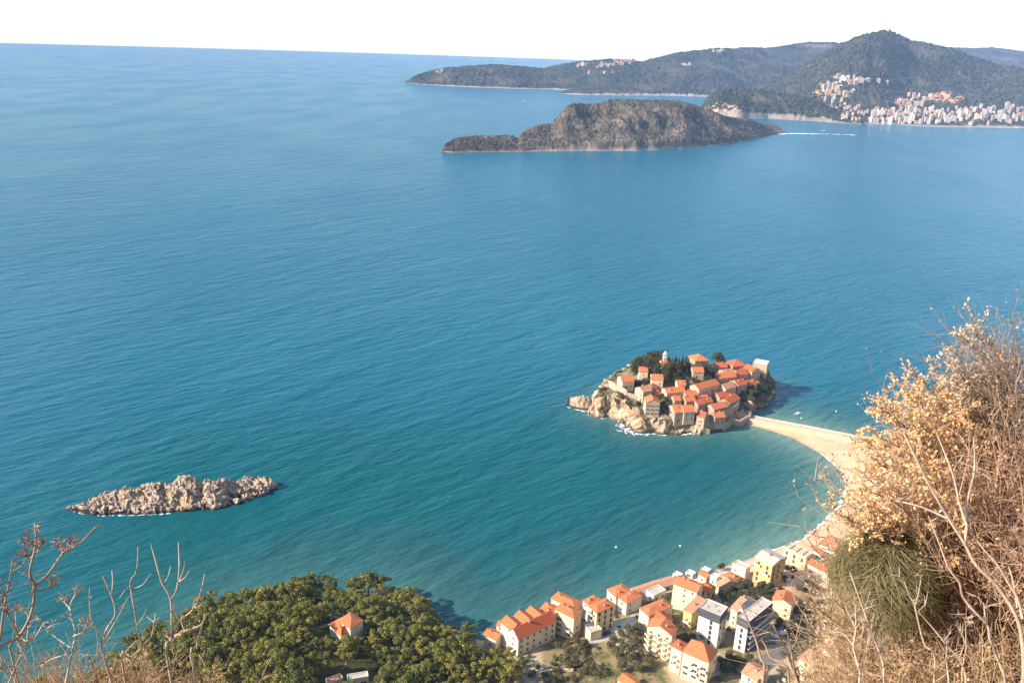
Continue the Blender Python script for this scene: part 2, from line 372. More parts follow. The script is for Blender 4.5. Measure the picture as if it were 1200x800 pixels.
def mk_far(A, T, x, y, z):
    n = fbm(x / 120, y / 120, 3, 2)
    return np.stack([in_ell(A, T, x, y, z, [(985, 56, 14, 4), (960, 54, 18, 2)]) * .35, sstep(.035, .012, T) * sstep(-.1, .3, n) * 0, sstep(.030, .012, T + n * .012)], -1)
far_hill = polar_hill('far_headland_hill',
    [(474, 97), (490, 99), (520, 101), (560, 103), (600, 104), (650, 105), (700, 109), (760, 112), (830, 113), (1000, 114), (1330, 118)],
    [(473, 97), (482, 92), (492, 88), (505, 84), (515, 82), (528, 80), (540, 79), (560, 77.5), (580, 76.5), (600, 78), (620, 79.5), (637, 81), (650, 78), (672, 73.5), (690, 72), (715, 70), (735, 71), (752, 73), (775, 67),
     (795, 62), (820, 59.5), (840, 57), (860, 57.5), (880, 56), (900, 57), (925, 53), (950, 50), (975, 50), (995, 53), (1030, 52), (1060, 47), (1080, 49), (1110, 56), (1140, 57), (1165, 56), (1200, 61), (1330, 66)],
    lambda q: 330 + 2100 * q, lambda q: 700 + 2000 * q, 900, 90, 40, lambda t: t ** .85, m_far, .16, 420., 7., 34., maskfn=mk_far, seed=11)
tag(far_hill.o, kind='structure')
def mk_low(A, T, x, y, z): return np.stack([T * 0, sstep(.05, .02, T) * .5, sstep(.22, .1, T + fbm(x / 60, y / 60, 2, 3) * .2)], -1)
low_point = polar_hill('low_promontory_hill', [(656, 110), (680, 111.5), (720, 112), (780, 112.5), (840, 114)], [(656, 109.6), (664, 106.5), (675, 104.5), (700, 104), (740, 103.5), (790, 104), (840, 105)],
    200., 300., 260, 30, 20, lambda t: t ** .8, m_far, .1, 150., 6., 26., maskfn=mk_low, seed=15)
tag(low_point.o, kind='structure')
def mk_city(A, T, x, y, z):
    n = fbm(x / 90, y / 90, 3, 6)
    return np.stack([np.maximum(in_ell(A, T, x, y, z, [(1102, 113, 15, 4.5), (1118, 116, 10, 3.5)]), .8 * in_ell(A, T, x, y, z, [(962, 109, 14, 4), (1064, 118, 22, 5)])),
                     sstep(.03, .01, T) * 0, sstep(.040, .02, T + n * .02)], -1)
def city_shape(A, T, H, x, y):               # a spur comes down on the left of the valley, in front of the summit
    return H * .10 * np.sin((A - .30) * 34) * sstep(.15, .55, T) * sstep(1, .75, T)
city_hill = polar_hill('town_mountain_hill',
    [(868, 139), (880, 138.5), (910, 137), (950, 140), (1000, 145), (1050, 147), (1100, 149), (1200, 150), (1330, 154)],
    [(866, 121), (880, 111), (892, 104), (905, 97), (918, 91), (930, 85), (942, 77), (955, 69), (970, 61), (985, 53), (1000, 46), (1012, 42), (1022, 40), (1034, 37), (1044, 38), (1054, 42), (1066, 48), (1080, 52.5), (1095, 55), (1112, 58), (1125, 62), (1140, 68), (1158, 73), (1180, 78), (1200, 82), (1330, 100)],
    1500., 1500., 950, 110, 40, lambda t: .18 * t + .82 * t ** 1.55, m_city_hill, .20, 430., 7., 30., maskfn=mk_city, seed=23, shape=city_shape)
tag(city_hill.o, kind='structure')
def mk_cliff(A, T, x, y, z):
    n = fbm(x / 40, y / 40, 3, 9)
    a = (A - A.min()) / (A.max() - A.min())
    return np.stack([T * 0, sstep(.42, .22, T + n * .35) * np.maximum(sstep(.30, .2, a), .65 * sstep(-.1, .25, n)), sstep(.08, .04, T) * .6], -1)
cliff_hill = polar_hill('cliff_headland_hill', [(820, 133), (826, 136), (840, 138), (870, 139), (900, 139), (930, 141), (970, 143.5), (1010, 146)],
    [(819.5, 132), (823, 125), (828, 117), (834, 111), (842, 107), (855, 105.5), (870, 106.5), (885, 106), (900, 108), (915, 111), (930, 113), (950, 118), (970, 126), (990, 134), (1010, 142)],
    260., 420., 420, 60, 25, lambda t: t ** .62, m_city_hill, .16, 130., 5., 22., maskfn=mk_cliff, seed=31)
tag(cliff_hill.o, kind='structure')
def mk_nik(A, T, x, y, z):
    n = fbm(x / 22, y / 22, 4, 9); n2 = fbm(x / 70, y / 70, 3, 19)
    a = (A - A.min()) / (A.max() - A.min())
    rocky = np.clip(sstep(.78, .55, a) + .3, 0, 1)
    return np.stack([T * 0, sstep(.065, .02, T + n * .08 + n2 * .10) * rocky * .75, sstep(.035, .018, T + n * .02) * .55], -1)
nik_hill = polar_hill('wooded_island_hill',
    [(517, 178), (530, 179), (560, 178.5), (600, 178), (640, 177.5), (680, 177), (730, 177), (770, 176), (800, 174.5), (840, 171), (870, 166), (890, 162), (905, 158.5), (922, 155.5)],
    [(516.5, 177), (522, 169), (530, 165), (538, 162), (555, 160.5), (575, 160), (592, 159), (600, 160.5), (607, 163), (612, 156), (622, 151), (632, 147.5), (646, 146), (653, 139), (660, 130), (666, 124), (674, 121.5), (690, 122.5), (704, 121.5), (712, 117.5), (722, 116.5),
     (745, 117.5), (770, 118), (795, 119), (812, 123), (830, 129), (850, 137), (868, 140.5), (882, 143), (895, 148), (907, 151.5), (922, 155)],
    lambda q: 60 + 190 * sstep(.1, .5, q) * sstep(1.05, .7, q) + 30 * q, lambda q: 120 + 240 * sstep(.2, .5, q), 850, 130, 50, lambda t: .13 * sstep(0, .08, t) + .87 * t ** .95, m_nik, .20, 95., 2.2, 9., maskfn=mk_nik, seed=41)
tag(nik_hill.o, kind='structure')

# scrub and woods that read as one mass: many small bushes in one object each
def bush_mass(name, hill, n, r0, r1, m, tmin, tmax, seed, label, cat, dens=None):
    rng = np.random.default_rng(seed)
    az, D, z, t = hill.az, hill.D, hill.z, hill.t
    i = rng.integers(1, len(az) - 1, n); k0 = np.searchsorted(t, tmin); k1 = np.searchsorted(t, tmax); k = rng.integers(k0, k1, n)
    A = az[i] + (rng.random(n) - .5) * (az[1] - az[0]); d = D[i, k] + (rng.random(n) - .5) * (D[i, k + 1] - D[i, k]); zz = z[i, k]
    x = d * np.sin(A); y = d * np.cos(A)
    keep = zz > 3
    if dens is not None: keep &= rng.random(n) < dens(x, y, zz, t[k])
    x, y, zz = x[keep], y[keep], zz[keep]; n = len(x)
    r = r0 + (r1 - r0) * rng.random(n) ** 2
    base = []
    for j in range(6): base.append((math.cos(j * 1.047), math.sin(j * 1.047), -.25))
    for j in range(5): base.append((.72 * math.cos(j * 1.257 + .5), .72 * math.sin(j * 1.257 + .5), .55))
    base.append((0, 0, .95)); base = np.array(base)
    fc = [(5 + 6, 6 + j, 6 + (j + 1) % 5) for j in range(5)]
    fc = [(11, 6 + j, 6 + (j + 1) % 5) for j in range(5)]
    fc += [(j, (j + 1) % 6, 6 + min(4, int(j * 5 / 6))) for j in range(6)] + [(6 + (j + 1) % 5, 6 + j, (j + 1) % 6 if j else 1) for j in range(5)]
    V = base[None] * r[:, None, None] * (1 + .5 * (rng.random((n, 12, 1)) - .5)) + np.stack([x, y, zz], -1)[:, None]
    Fc = np.array(fc)[None] + (np.arange(n) * 12)[:, None, None]
    return tag(link(name, np_mesh(name, V.reshape(-1, 3), Fc.reshape(-1, 3)), m), label, cat, kind='stuff')
m_scrub = mat('scrub_leaves', (.050, .050, .030), (.175, .14, .10), island=True, rough=.95, spec=.05, c3=(.105, .080, .060))
m_wood = mat('mountain_leaves', (.028, .040, .020), (.085, .078, .05), island=True, rough=.95, spec=.05, c3=(.05, .055, .03))
bush_mass('island_scrub', nik_hill, 13000, 1.0, 2.8, m_scrub, .10, 1.3, 3, 'brown and dark green scrub covering the large uninhabited island', 'scrub', lambda x, y, z, t: np.clip(.35 + 1.6 * fbm(x / 40, y / 40, 3, 5) + .8 * (t < .35), 0, 1))
bush_mass('mountain_wood', city_hill, 22000, 4.0, 9.5, m_wood, .06, 1.05, 4, 'hazy green wood covering the mountain behind the far town', 'wood', lambda x, y, z, t: np.clip(.55 + 1.3 * fbm(x / 160, y / 160, 3, 8) - .5 * (t < .22), 0, 1))
bush_mass('cliff_wood', cliff_hill, 5000, 3.0, 7.0, m_wood, .12, 1.2, 5, 'dark trees on the cliff headland left of the far town', 'wood', lambda x, y, z, t: np.clip(.5 + 1.5 * fbm(x / 60, y / 60, 3, 8), 0, 1))

# ---------------------------------------------------------------- rock islets (things)
m_islet = mat('islet_rock', (.4, .33, .27), rough=.9, bump=.35, bscale=.9, spec=.15)
def _islet():
    m = m_islet
    c = mixc(m, (.47, .365, .27), (.23, .165, .115), noise_fac(m, .35, .38, .62, det=8, rough=.7)); c = mixc(m, c, (.42, .29, .15), noise_fac(m, .06, .56, .66))
    c = mixc(m, c, (.10, .075, .06), noise_fac(m, .5, .56, .66, det=8, rough=.75)); c = mixc(m, c, (.05, .036, .03), attr(m, 'mask', 1))
    m.node_tree.links.new(c, bsdf(m).inputs['Base Color'])
_islet()
def mk_rock(A, T, x, y, z): return np.stack([T * 0, sstep(1.5, .7, z + fbm(x / 2, y / 2, 2, 7) * .6), T * 0], -1)
islet = polar_hill('rocky_islet', [(76, 597), (95, 601), (110, 603.5), (135, 603.5), (170, 603), (200, 600), (230, 598), (255, 597), (285, 589), (305, 582), (326, 572)],
    [(76, 596), (86, 590), (96, 590), (108, 587), (122, 583), (133, 577), (140, 573), (152, 571), (165, 571), (176, 565), (184, 564), (192, 569), (203, 563), (211, 556), (219, 554), (228, 557), (234, 567), (240, 563), (250, 563), (260, 561), (268, 567), (276, 569), (285, 565), (300, 561), (312, 559), (322, 562), (326, 570)],
    lambda q: 3 + 13 * sstep(0, .25, q) * sstep(1, .85, q), lambda q: 3 + 11 * sstep(0, .25, q) * sstep(1, .85, q), 520, 52, 36, lambda t: t ** .85, m_islet, .1, 14., 0., 5., hs=.80, rock=1.8, maskfn=mk_rock, seed=61, smooth=False)
tag(islet.o, 'long bare rocky islet with knobbly beige rocks, alone in the open sea', 'islet')
rock2 = polar_hill('sea_rock', [(664, 476), (672, 478.5), (682, 479.5), (696, 480)], [(664, 475), (669, 468), (676, 464.5), (684, 463.5), (691, 466), (696, 472)],
    10., 9., 90, 30, 22, lambda t: t ** .7, m_islet, .1, 10., 0., 5., rock=.9, maskfn=mk_rock, seed=71, smooth=False)
tag(rock2.o, 'low rounded grey rock in the water off the fortified island', 'rock')

# ---------------------------------------------------------------- the sea
def axis(fine0, fine1, step, far):
    a = list(np.arange(fine0, fine1 + .1, step)); s = step
    while a[-1] < far: s *= 1.18; a.append(a[-1] + s)
    s = step
    while a[0] > -far: s *= 1.18; a.insert(0, a[0] - s)
    return np.array(a)
sx = axis(-400, 420, 4., 13000); sy = axis(230, 720, 4., 13000); SX, SY = np.meshgrid(sx, sy, indexing='ij')
rr = np.hypot(SX, SY); mm = np.maximum(np.abs(SX), np.abs(SY)); bl = sstep(2500, 10500, mm); kk = 1 - bl + bl * mm / np.maximum(rr, 1); SX = SX * kk; SY = SY * kk
dl = -poly_sd(SX, SY, POLY); di = -poly_sd(SX, SY, ip)
bay = np.exp(-np.maximum(dl, 0) / 26) * sstep(560, 900, np.hypot(SX, SY) * 0 + 901)
shal = np.clip(np.maximum(np.exp(-np.maximum(dl, 0) / 16) * sstep(60, 150, SX) + .45 * np.exp(-np.maximum(dl, 0) / 30), .55 * np.exp(-np.maximum(di, 0) / 12)), 0, 1)
weed = sstep(.02, .3, fbm(SX / 28, SY / 28, 4, 91)) * sstep(85, 30, dl) * sstep(3, 10, dl) * sstep(140, 60, SX)
inner = sstep(420, 40, dl) * sstep(720, 520, SY)
me = np_mesh('sea', np.stack([SX, SY, SX * 0], -1).reshape(-1, 3), grid_faces(len(sx), len(sy)), True)
vattr(me, 'mask', np.stack([shal, weed, inner], -1).reshape(-1, 3))
m_sea = mat('sea_water', (.02, .1, .15), rough=.22, spec=.07)
def _sea():
    m = m_sea; n = m.node_tree.nodes; l = m.node_tree.links; b = bsdf(m); b.inputs['IOR'].default_value = 1.33
    c = mixc(m, (.0075, .104, .158), (.0085, .112, .166), noise_fac(m, .004, .4, .6, map_scale=(1, .35, 1, -.3)))
    c = mixc(m, c, (.0030, .080, .092), attr(m, 'mask', 2))
    c = mixc(m, c, (.008, .068, .084), attr(m, 'mask', 1)); 
    c = mixc(m, c, (.11, .20, .165), attr(m, 'mask', 0)); c = mixc(m, c, mixc(m, c, (.05, .16, .22), .16), noise_fac(m, .0022, .52, .60, map_scale=(1, .45, 1), det=9, rough=.62))
    l.new(c, b.inputs['Base Color'])
    tc = n.new('ShaderNodeTexCoord'); prev = None
    for scl, rot, strn, dist, det in (((60., 20., 1), .80, 1., 2.6, 3), ((22., 7.5, 1), .62, 1., 2.1, 3), ((8., 3.2, 1), .5, 1., .7, 3), ((150., 55., 1), .9, 1., 2.5, 2)):
        mp = n.new('ShaderNodeMapping'); mp.vector_type = 'TEXTURE'; mp.inputs['Scale'].default_value = scl; mp.inputs['Rotation'].default_value[2] = rot
        t = n.new('ShaderNodeTexNoise'); t.inputs['Scale'].default_value = 1; t.inputs['Detail'].default_value = det; t.inputs['Roughness'].default_value = .55
        bp = n.new('ShaderNodeBump'); bp.inputs['Strength'].default_value = strn; bp.inputs['Distance'].default_value = dist
        l.new(tc.outputs['Object'], mp.inputs[0]); l.new(mp.outputs[0], t.inputs['Vector']); l.new(t.outputs['Fac'], bp.inputs['Height'])
        if prev: l.new(prev.outputs[0], bp.inputs['Normal'])
        prev = bp
    l.new(prev.outputs[0], b.inputs['Normal'])
    rf = noise_fac(m, .006, .35, .7, map_scale=(1, .4, 1, -.35), det=6)
    mr = n.new('ShaderNodeMapRange'); mr.inputs[3].default_value = .20; mr.inputs[4].default_value = .26; l.new(rf, mr.inputs[0]); l.new(mr.outputs[0], b.inputs['Roughness'])
_sea()
tag(link('sea', me, m_sea), kind='structure')

# surf: loose patches of foam where the swell meets the rocks
def foam(name, segs, label, seed):
    rng = random.Random(seed); mb = MB()
    for pts, n, out, size in segs:
        P = [Vector((*p, 0)) for p in pts]; L = [(P[i + 1] - P[i]).length for i in range(len(P) - 1)]
        for _ in range(n):
            i = rng.choices(range(len(L)), L)[0]; p = P[i].lerp(P[i + 1], rng.random()); d = (P[i + 1] - P[i]).normalized(); nr = Vector((d.y, -d.x, 0))
            p = p + nr * (abs(rng.gauss(0, .5)) * out - .6); a = size * rng.uniform(.5, 1.6); b = a * rng.uniform(.25, .6); k = rng.randint(6, 9)
            d = (d + nr * rng.uniform(-.5, .5)).normalized(); nr = Vector((d.y, -d.x, 0)); q = []
            for j in range(k):
                th = 2 * math.pi * j / k; w = rng.uniform(.6, 1.2); v = p + d * math.cos(th) * a * w - nr * math.sin(th) * b * w; q.append((v.x, v.y, .05 + .0004 * _ ))
            mb.poly(q)
    return tag(mb.build(name, m_foam), label, 'surf', kind='stuff')
m_foam = mat('surf_foam', (.80, .82, .82), (.62, .70, .72), 2.0, .7)
def ringpts(l): return [tuple(p[:2]) for p in at_z([a[0] for a in l], [a[1] for a in l])]
foam('surf', [(ringpts([(664, 476.5), (672, 479.5), (690, 482)]), 14, 1.8, 1.2), (ringpts(ISL[0:7]), 26, 2.2, 1.2), (ringpts([(727, 496), (738, 504), (746, 509)]), 40, 6, 1.3), (ringpts(ISL[7:15]), 44, 1.8, 1.2),
              (ringpts([(83, 599), (110, 604), (150, 604.5), (200, 601.5)]), 26, 1.0, 1.0)], 'white surf breaking along the rocks of the island and islet', 7)
sp = at_z([905, 930, 960, 1000], [157, 156.3, 156.8, 158])
foam('sandbar_surf', [([tuple(p[:2]) for p in sp[:3]], 130, 16, 9.), ([tuple(p[:2]) for p in sp[2:]], 26, 14, 7.)], 'white surf over the shoal beyond the tip of the large island', 9)
# shore wash along the beach
bw = ringpts([(905, 645), (940, 633), (965, 612), (985, 592), (993, 571), (986, 551), (962, 531)])
foam('shore_wash', [(bw[::-1], 260, .9, 1.4), (bw[2:5][::-1], 90, 1.3, 1.6)], 'thin white line of surf along the curved sandy beach', 12)

# ---------------------------------------------------------------- causeway and road
m_cause = mat('pale_stone', (.60, .50, .36), (.48, .39, .27), .35, .9, .05, 2.0)
m_path = mat('pale_paving', (.50, .44, .36), (.42, .36, .29), .3, .9)
cz = at_z([877, 900, 940, 975, 1000, 1030, 1070], [489, 493.5, 501, 508, 513, 517, 521], 3.0)
def ribbon(mb, pts, w, z0, z1, m=0, off=0):
    pts = [Vector((p[0], p[1], 0)) for p in pts]; A = []; B = []
    for i, p in enumerate(pts):
        d = (pts[min(i + 1, len(pts) - 1)] - pts[max(i - 1, 0)]).normalized(); nr = Vector((-d.y, d.x, 0))
        A.append(p + nr * (off + w / 2)); B.append(p + nr * (off - w / 2))
    i0 = len(mb.v)
    for a, b in zip(A, B): mb.v += [(a.x, a.y, z0), (b.x, b.y, z0), (b.x, b.y, z1), (a.x, a.y, z1)]
    for i in range(len(pts) - 1):
        k = i0 + 4 * i
        for q in ((k + 3, k + 2, k + 6, k + 7), (k + 2, k + 1, k + 5, k + 6), (k, k + 3, k + 7, k + 4)): mb.f.append(q); mb.mi.append(m)
    for k in (i0, i0 + 4 * (len(pts) - 1)): mb.f.append((k, k + 1, k + 2, k + 3)); mb.mi.append(m)
mb = MB(); ribbon(mb, cz, 7.5, -2, 3.0)
cw = mb.build('causeway_road', m_path); tag(cw, kind='structure')
mb = MB(); ribbon(mb, cz, .5, -2.05, 4.1, off=-3.78); tag(mb.build('sea_wall', m_cause), 'pale stone parapet wall along the beach side of the causeway', 'wall')
mb = MB(); ribbon(mb, cz, .5, -2.05, 3.9, off=3.78); tag(mb.build('sea_wall', m_cause), 'pale stone parapet wall along the open-sea side of the causeway', 'wall')
def drape(name, pxs, w, hf, m, lift=.12, t0=150):
    P = [Vector(hit(x, y, hf, 0, t0)) for x, y in pxs]; Q = []
    for a, b in zip(P, P[1:]):
        k = max(1, int((b - a).length / 2.0)); Q += [a.lerp(b, i / k) for i in range(k)]
    Q.append(P[-1]); V = []; 
    for i, p in enumerate(Q):
        d = (Q[min(i + 1, len(Q) - 1)] - Q[max(i - 1, 0)]); d.z = 0; d.normalize(); nr = Vector((-d.y, d.x, 0))
        for s in (-1, -.33, .33, 1):
            q = p + nr * w / 2 * s; V.append((q.x, q.y, float(hf(q.x, q.y)) + lift))
    return tag(link(name, np_mesh(name, V, grid_faces(len(Q), 4)), m), kind='structure')
m_road = mat('worn_asphalt', (.13, .12, .11), (.19, .17, .15), .5, .9)
drape('road', [(880, 800), (893, 776), (915, 765), (945, 757), (965, 752)], 7, LAND, m_road)
drape('road', [(690, 752), (712, 744), (735, 732), (752, 718)], 6, LAND, m_path)
drape('seafront_path', [(640, 728), (700, 712), (740, 701), (780, 689), (820, 678), (850, 669), (890, 657)], 5, LAND, m_path, .25)
# ================================================================== BUILDINGS
# wall and roof materials
W = dict(
    white=mat('white_render', (.76, .69, .57), (.66, .58, .46), .25, .9), cream=mat('cream_render', (.74, .63, .45), (.63, .52, .36), .25, .9),
    yellow=mat('yellow_render', (.78, .55, .20), (.70, .48, .17), .3, .9), tan=mat('tan_render', (.62, .42, .22), (.52, .34, .18), .3, .9),
    stone=mat('grey_stone', (.43, .35, .26), (.28, .215, .155), 1.1, .92, .06, 3.0), pstone=mat('warm_stone', (.54, .43, .31), (.40, .30, .21), 1.0, .92, .06, 3.0),
    grey=mat('dark_cladding', (.085, .09, .105), (.065, .07, .085), .4, .7), paleg=mat('pale_render', (.66, .63, .57), (.57, .54, .49), .3, .9), brick=mat('bare_blocks', (.66, .50, .33), (.55, .40, .26), 1.5, .9))
def roofmat(name, a, b, c):
    m = mat(name, a, rough=.85, spec=.2)
    k = mixc(m, a, b, noise_fac(m, .55, .35, .65, det=6)); k = mixc(m, k, c, noise_fac(m, 1.8, .58, .70, det=4)); n = m.node_tree.nodes; l = m.node_tree.links
    oi = n.new('ShaderNodeObjectInfo'); mr = n.new('ShaderNodeMapRange'); mr.inputs[3].default_value = 0; mr.inputs[4].default_value = .55; l.new(oi.outputs['Random'], mr.inputs[0])
    k = mixc(m, k, tuple(x * y for x, y in zip(b, (.72, .95, 1.15))), mr.outputs[0])
    k = mixc(m, k, (.30, .17, .11), noise_fac(m, .22, .60, .74, det=8, rough=.7))
    l.new(k, bsdf(m).inputs['Base Color'])
    tc = n.new('ShaderNodeTexCoord'); w = n.new('ShaderNodeTexWave'); w.inputs['Scale'].default_value = .9; w.inputs['Distortion'].default_value = 1.0; w.bands_direction = 'DIAGONAL'
    bp = n.new('ShaderNodeBump'); bp.inputs['Distance'].default_value = .06; l.new(tc.outputs['Object'], w.inputs[0]); l.new(w.outputs['Fac'], bp.inputs['Height']); l.new(bp.outputs[0], bsdf(m).inputs['Normal'])
    return m
R = dict(o=roofmat('orange_tiles', (.66, .20, .075), (.56, .155, .058), (.44, .13, .06)), r=roofmat('red_tiles', (.58, .13, .05), (.48, .11, .045), (.36, .09, .045)),
         f=roofmat('faded_tiles', (.60, .28, .16), (.50, .22, .12), (.38, .20, .13)), p=roofmat('pale_flat_roof', (.56, .47, .37), (.47, .39, .31), (.40, .34, .28)), w=roofmat('white_flat_roof', (.80, .78, .74), (.74, .72, .68), (.66, .62, .57)))
m_glass = mat('window_glass', (.035, .04, .045), (.07, .075, .08), .5, .12, spec=.6)
m_frame = mat('window_frame', (.62, .58, .50)); m_shut = mat('brown_shutter', (.10, .06, .04)); m_gshut = mat('green_shutter', (.06, .10, .07)); m_rail = mat('balcony_rail', (.55, .52, .48)); m_dark = mat('dark_opening', (.02, .018, .016)); m_door = mat('brown_door', (.12, .06, .03))
def win_mesh(name, w, h, fr, shutter=None):
    mb = MB(); t = .10
    mb.box(-w / 2, w / 2, -.05, .0, -h / 2, -h / 2 + t, 0); mb.box(-w / 2, w / 2, -.05, 0, h / 2 - t, h / 2, 0)
    mb.box(-w / 2, -w / 2 + t, -.048, 0, -h / 2 + t, h / 2 - t, 0); mb.box(w / 2 - t, w / 2, -.048, 0, -h / 2 + t, h / 2 - t, 0); mb.box(-.03, .03, -.044, 0, -h / 2 + t, h / 2 - t, 0)
    mb.poly([(-w / 2 + t, -.012, -h / 2 + t), (w / 2 - t, -.012, -h / 2 + t), (w / 2 - t, -.012, h / 2 - t), (-w / 2 + t, -.012, h / 2 - t)], 1)
    if shutter:
        for s in (-1, 1): mb.box(s * (w * .78) - w * .24, s * (w * .78) + w * .24, -.07, -.002, -h / 2, h / 2, 2)
    mb.box(-w / 2 - .1, w / 2 + .1, -.16, 0, -h / 2 - .1, -h / 2 - .003, 0)
    me = mb.mesh(name); 
    for m in ([fr, m_glass] + ([shutter] if shutter else [])): me.materials.append(m)
    return me
WIN = dict(n=win_mesh('window', 1.3, 1.5, m_frame), s=win_mesh('window_shuttered', 1.1, 1.5, m_frame, m_shut), g=win_mesh('window_green', 1.0, 1.3, m_frame, m_gshut), b=win_mesh('window_wide', 2.3, 1.5, m_frame), d=win_mesh('window_dark', 1.2, 1.9, m_shut), k=win_mesh('window_small', .8, .9, m_shut))
def balc_mesh(w):
    mb = MB(); mb.box(-w / 2, w / 2, -1.25, -.003, -.12, .06, 0); mb.box(-w / 2, w / 2, -1.25, -1.17, .06, .95, 1); mb.box(-w / 2, -w / 2 + .08, -1.168, -.003, .06, .95, 1); mb.box(w / 2 - .08, w / 2, -1.168, -.003, .06, .95, 1)
    me = mb.mesh('balcony'); me.materials.append(W['white']); me.materials.append(m_rail); return me
BALC = {w: balc_mesh(w) for w in (3.0, 5.0)}
def door_mesh():
    mb = MB(); mb.box(-.55, .55, -.06, 0, 0, 2.1, 0); mb.box(-.68, .68, -.04, 0, 2.102, 2.25, 1); me = mb.mesh('door'); me.materials.append(m_door); me.materials.append(m_frame); return me
DOOR = door_mesh()
def chim_mesh():
    mb = MB(); mb.box(-.35, .35, -.3, .3, -1.2, .9, 0); mb.box(-.45, .45, -.4, .4, .902, 1.05, 1); me = mb.mesh('chimney'); me.materials.append(W['tan']); me.materials.append(R['r']); return me
CHIM = chim_mesh()
def put(name, me, parent, loc, rz=0.0, sc=None):
    o = link(name, me, None, parent); o.location = loc; o.rotation_euler = (0, 0, rz)
    if sc: o.scale = sc
    return o
def roof_mesh(kind, L, D, h, rh, o=.35, th=.22):
    mb = MB(); a, b = L / 2 + o, D / 2 + o
    if kind in ('gx', 'gy'):
        s = b if kind == 'gx' else a; sl = rh / (s - o); e = h - o * sl
        sec = [(-s, e), (-s, e + th), (0, h + rh + th), (s, e + th), (s, e), (0, h + rh)]
        mb.prism(sec[::-1], -a if kind == 'gx' else -b, a if kind == 'gx' else b, 'x' if kind == 'gx' else 'y')
    elif kind == 'mx':      # single slope, high at the back
        mb.prism([(-b, h), (-b, h + th), (b, h + rh + th), (b, h + rh)][::-1], -a, a, 'x')
    elif kind == 'hip':
        k = min(a, b); P = [(-a, -b), (a, -b), (a, b), (-a, b)]
        if a >= b: r0, r1 = (-a + k * .98, 0), (a - k * .98, 0)
        else: r0, r1 = (0, -b + k * .98), (0, b - k * .98)
        lo = [(x, y, h) for x, y in P]; hi = [(x, y, h + th) for x, y in P]; i = 0
        mb.v = lo + hi + [(*r0, h + rh + th), (*r1, h + rh + th)]
        mb.f = [(3, 2, 1, 0)] + [(j, (j + 1) % 4, 4 + (j + 1) % 4, 4 + j) for j in range(4)]
        mb.f += [(4, 5, 9, 8), (5, 6, 9), (6, 7, 8, 9), (7, 4, 8)] if a >= b else [(4, 5, 8), (5, 6, 9, 8), (6, 7, 9), (7, 4, 8, 9)]
        mb.mi = [0] * len(mb.f)
    else:                   # flat, inside its parapet
        mb.box(-L / 2 + .25, L / 2 - .25, -D / 2 + .25, D / 2 - .25, h - .75, h - .35)
    return mb
def wall_mesh(kind, L, D, h, rh, base):
    mb = MB(); a, b = L / 2, D / 2
    mb.box(-a, a, -b, b, -base, h, 0, skip='t' if kind != 'flat' else 't')
    if kind == 'gx':
        for s in (-1, 1): mb.poly([(s * a, -b * s, h), (s * a, b * s, h), (s * a, 0, h + rh)])
    elif kind == 'gy':
        for s in (-1, 1): mb.poly([(a * s, s * b, h), (-a * s, s * b, h), (0, s * b, h + rh)])
    elif kind == 'mx':
        mb.poly([(-a, b, h), (a, b, h), (a, b, h + rh)]); mb.poly([(-a, b, h), (a, b, h + rh), (-a, b, h + rh)])
        mb.poly([(a, -b, h), (a, b, h), (a, b, h + rh)]); mb.poly([(-a, b, h), (-a, -b, h), (-a, b, h + rh)])
    elif kind == 'flat':
        t = .25
        mb.poly([(-a, -b, h), (a, -b, h), (a - t, -b + t, h), (-a + t, -b + t, h)]); mb.poly([(a, -b, h), (a, b, h), (a - t, b - t, h), (a - t, -b + t, h)])
        mb.poly([(a, b, h), (-a, b, h), (-a + t, b - t, h), (a - t, b - t, h)]); mb.poly([(-a, b, h), (-a, -b, h), (-a + t, -b + t, h), (-a + t, b - t, h)])
        for q in ([(-a + t, -b + t), (a - t, -b + t)], [(a - t, -b + t), (a - t, b - t)], [(a - t, b - t), (-a + t, b - t)], [(-a + t, b - t), (-a + t, -b + t)]):
            mb.poly([(*q[0], h), (*q[1], h), (*q[1], h - .6), (*q[0], h - .6)])
    return mb
def facade(root, face, L, D, h, style, rng, fill=.8, storey=3.0, pitch=3.2, z0=0.0, balc=0.0, first=0, wk='n'):
    """windows (and balconies) of one face: F front, R right end, L left end"""
    w = L if face in 'F' else D; n = max(1, int((w - 1.0) / pitch)); rows = max(1, int((h + .4) / storey))
    for r in range(first, rows):
        zc = z0 + r * storey + storey * .55
        if zc + .9 > h: continue
        for c in range(n):
            if rng.random() > fill: continue
            u = (c + .5) * w / n - w / 2
            loc, rz = ((u, -D / 2 - .004, zc), 0) if face == 'F' else (((L / 2 + .004, u, zc), math.pi / 2) if face == 'R' else ((-L / 2 - .004, -u, zc), -math.pi / 2))
            put('window', WIN[wk], root, loc, rz)
            if r > 0 and rng.random() < balc: put('balcony', BALC[3.0], root, (loc[0], loc[1], zc - 1.05), rz)
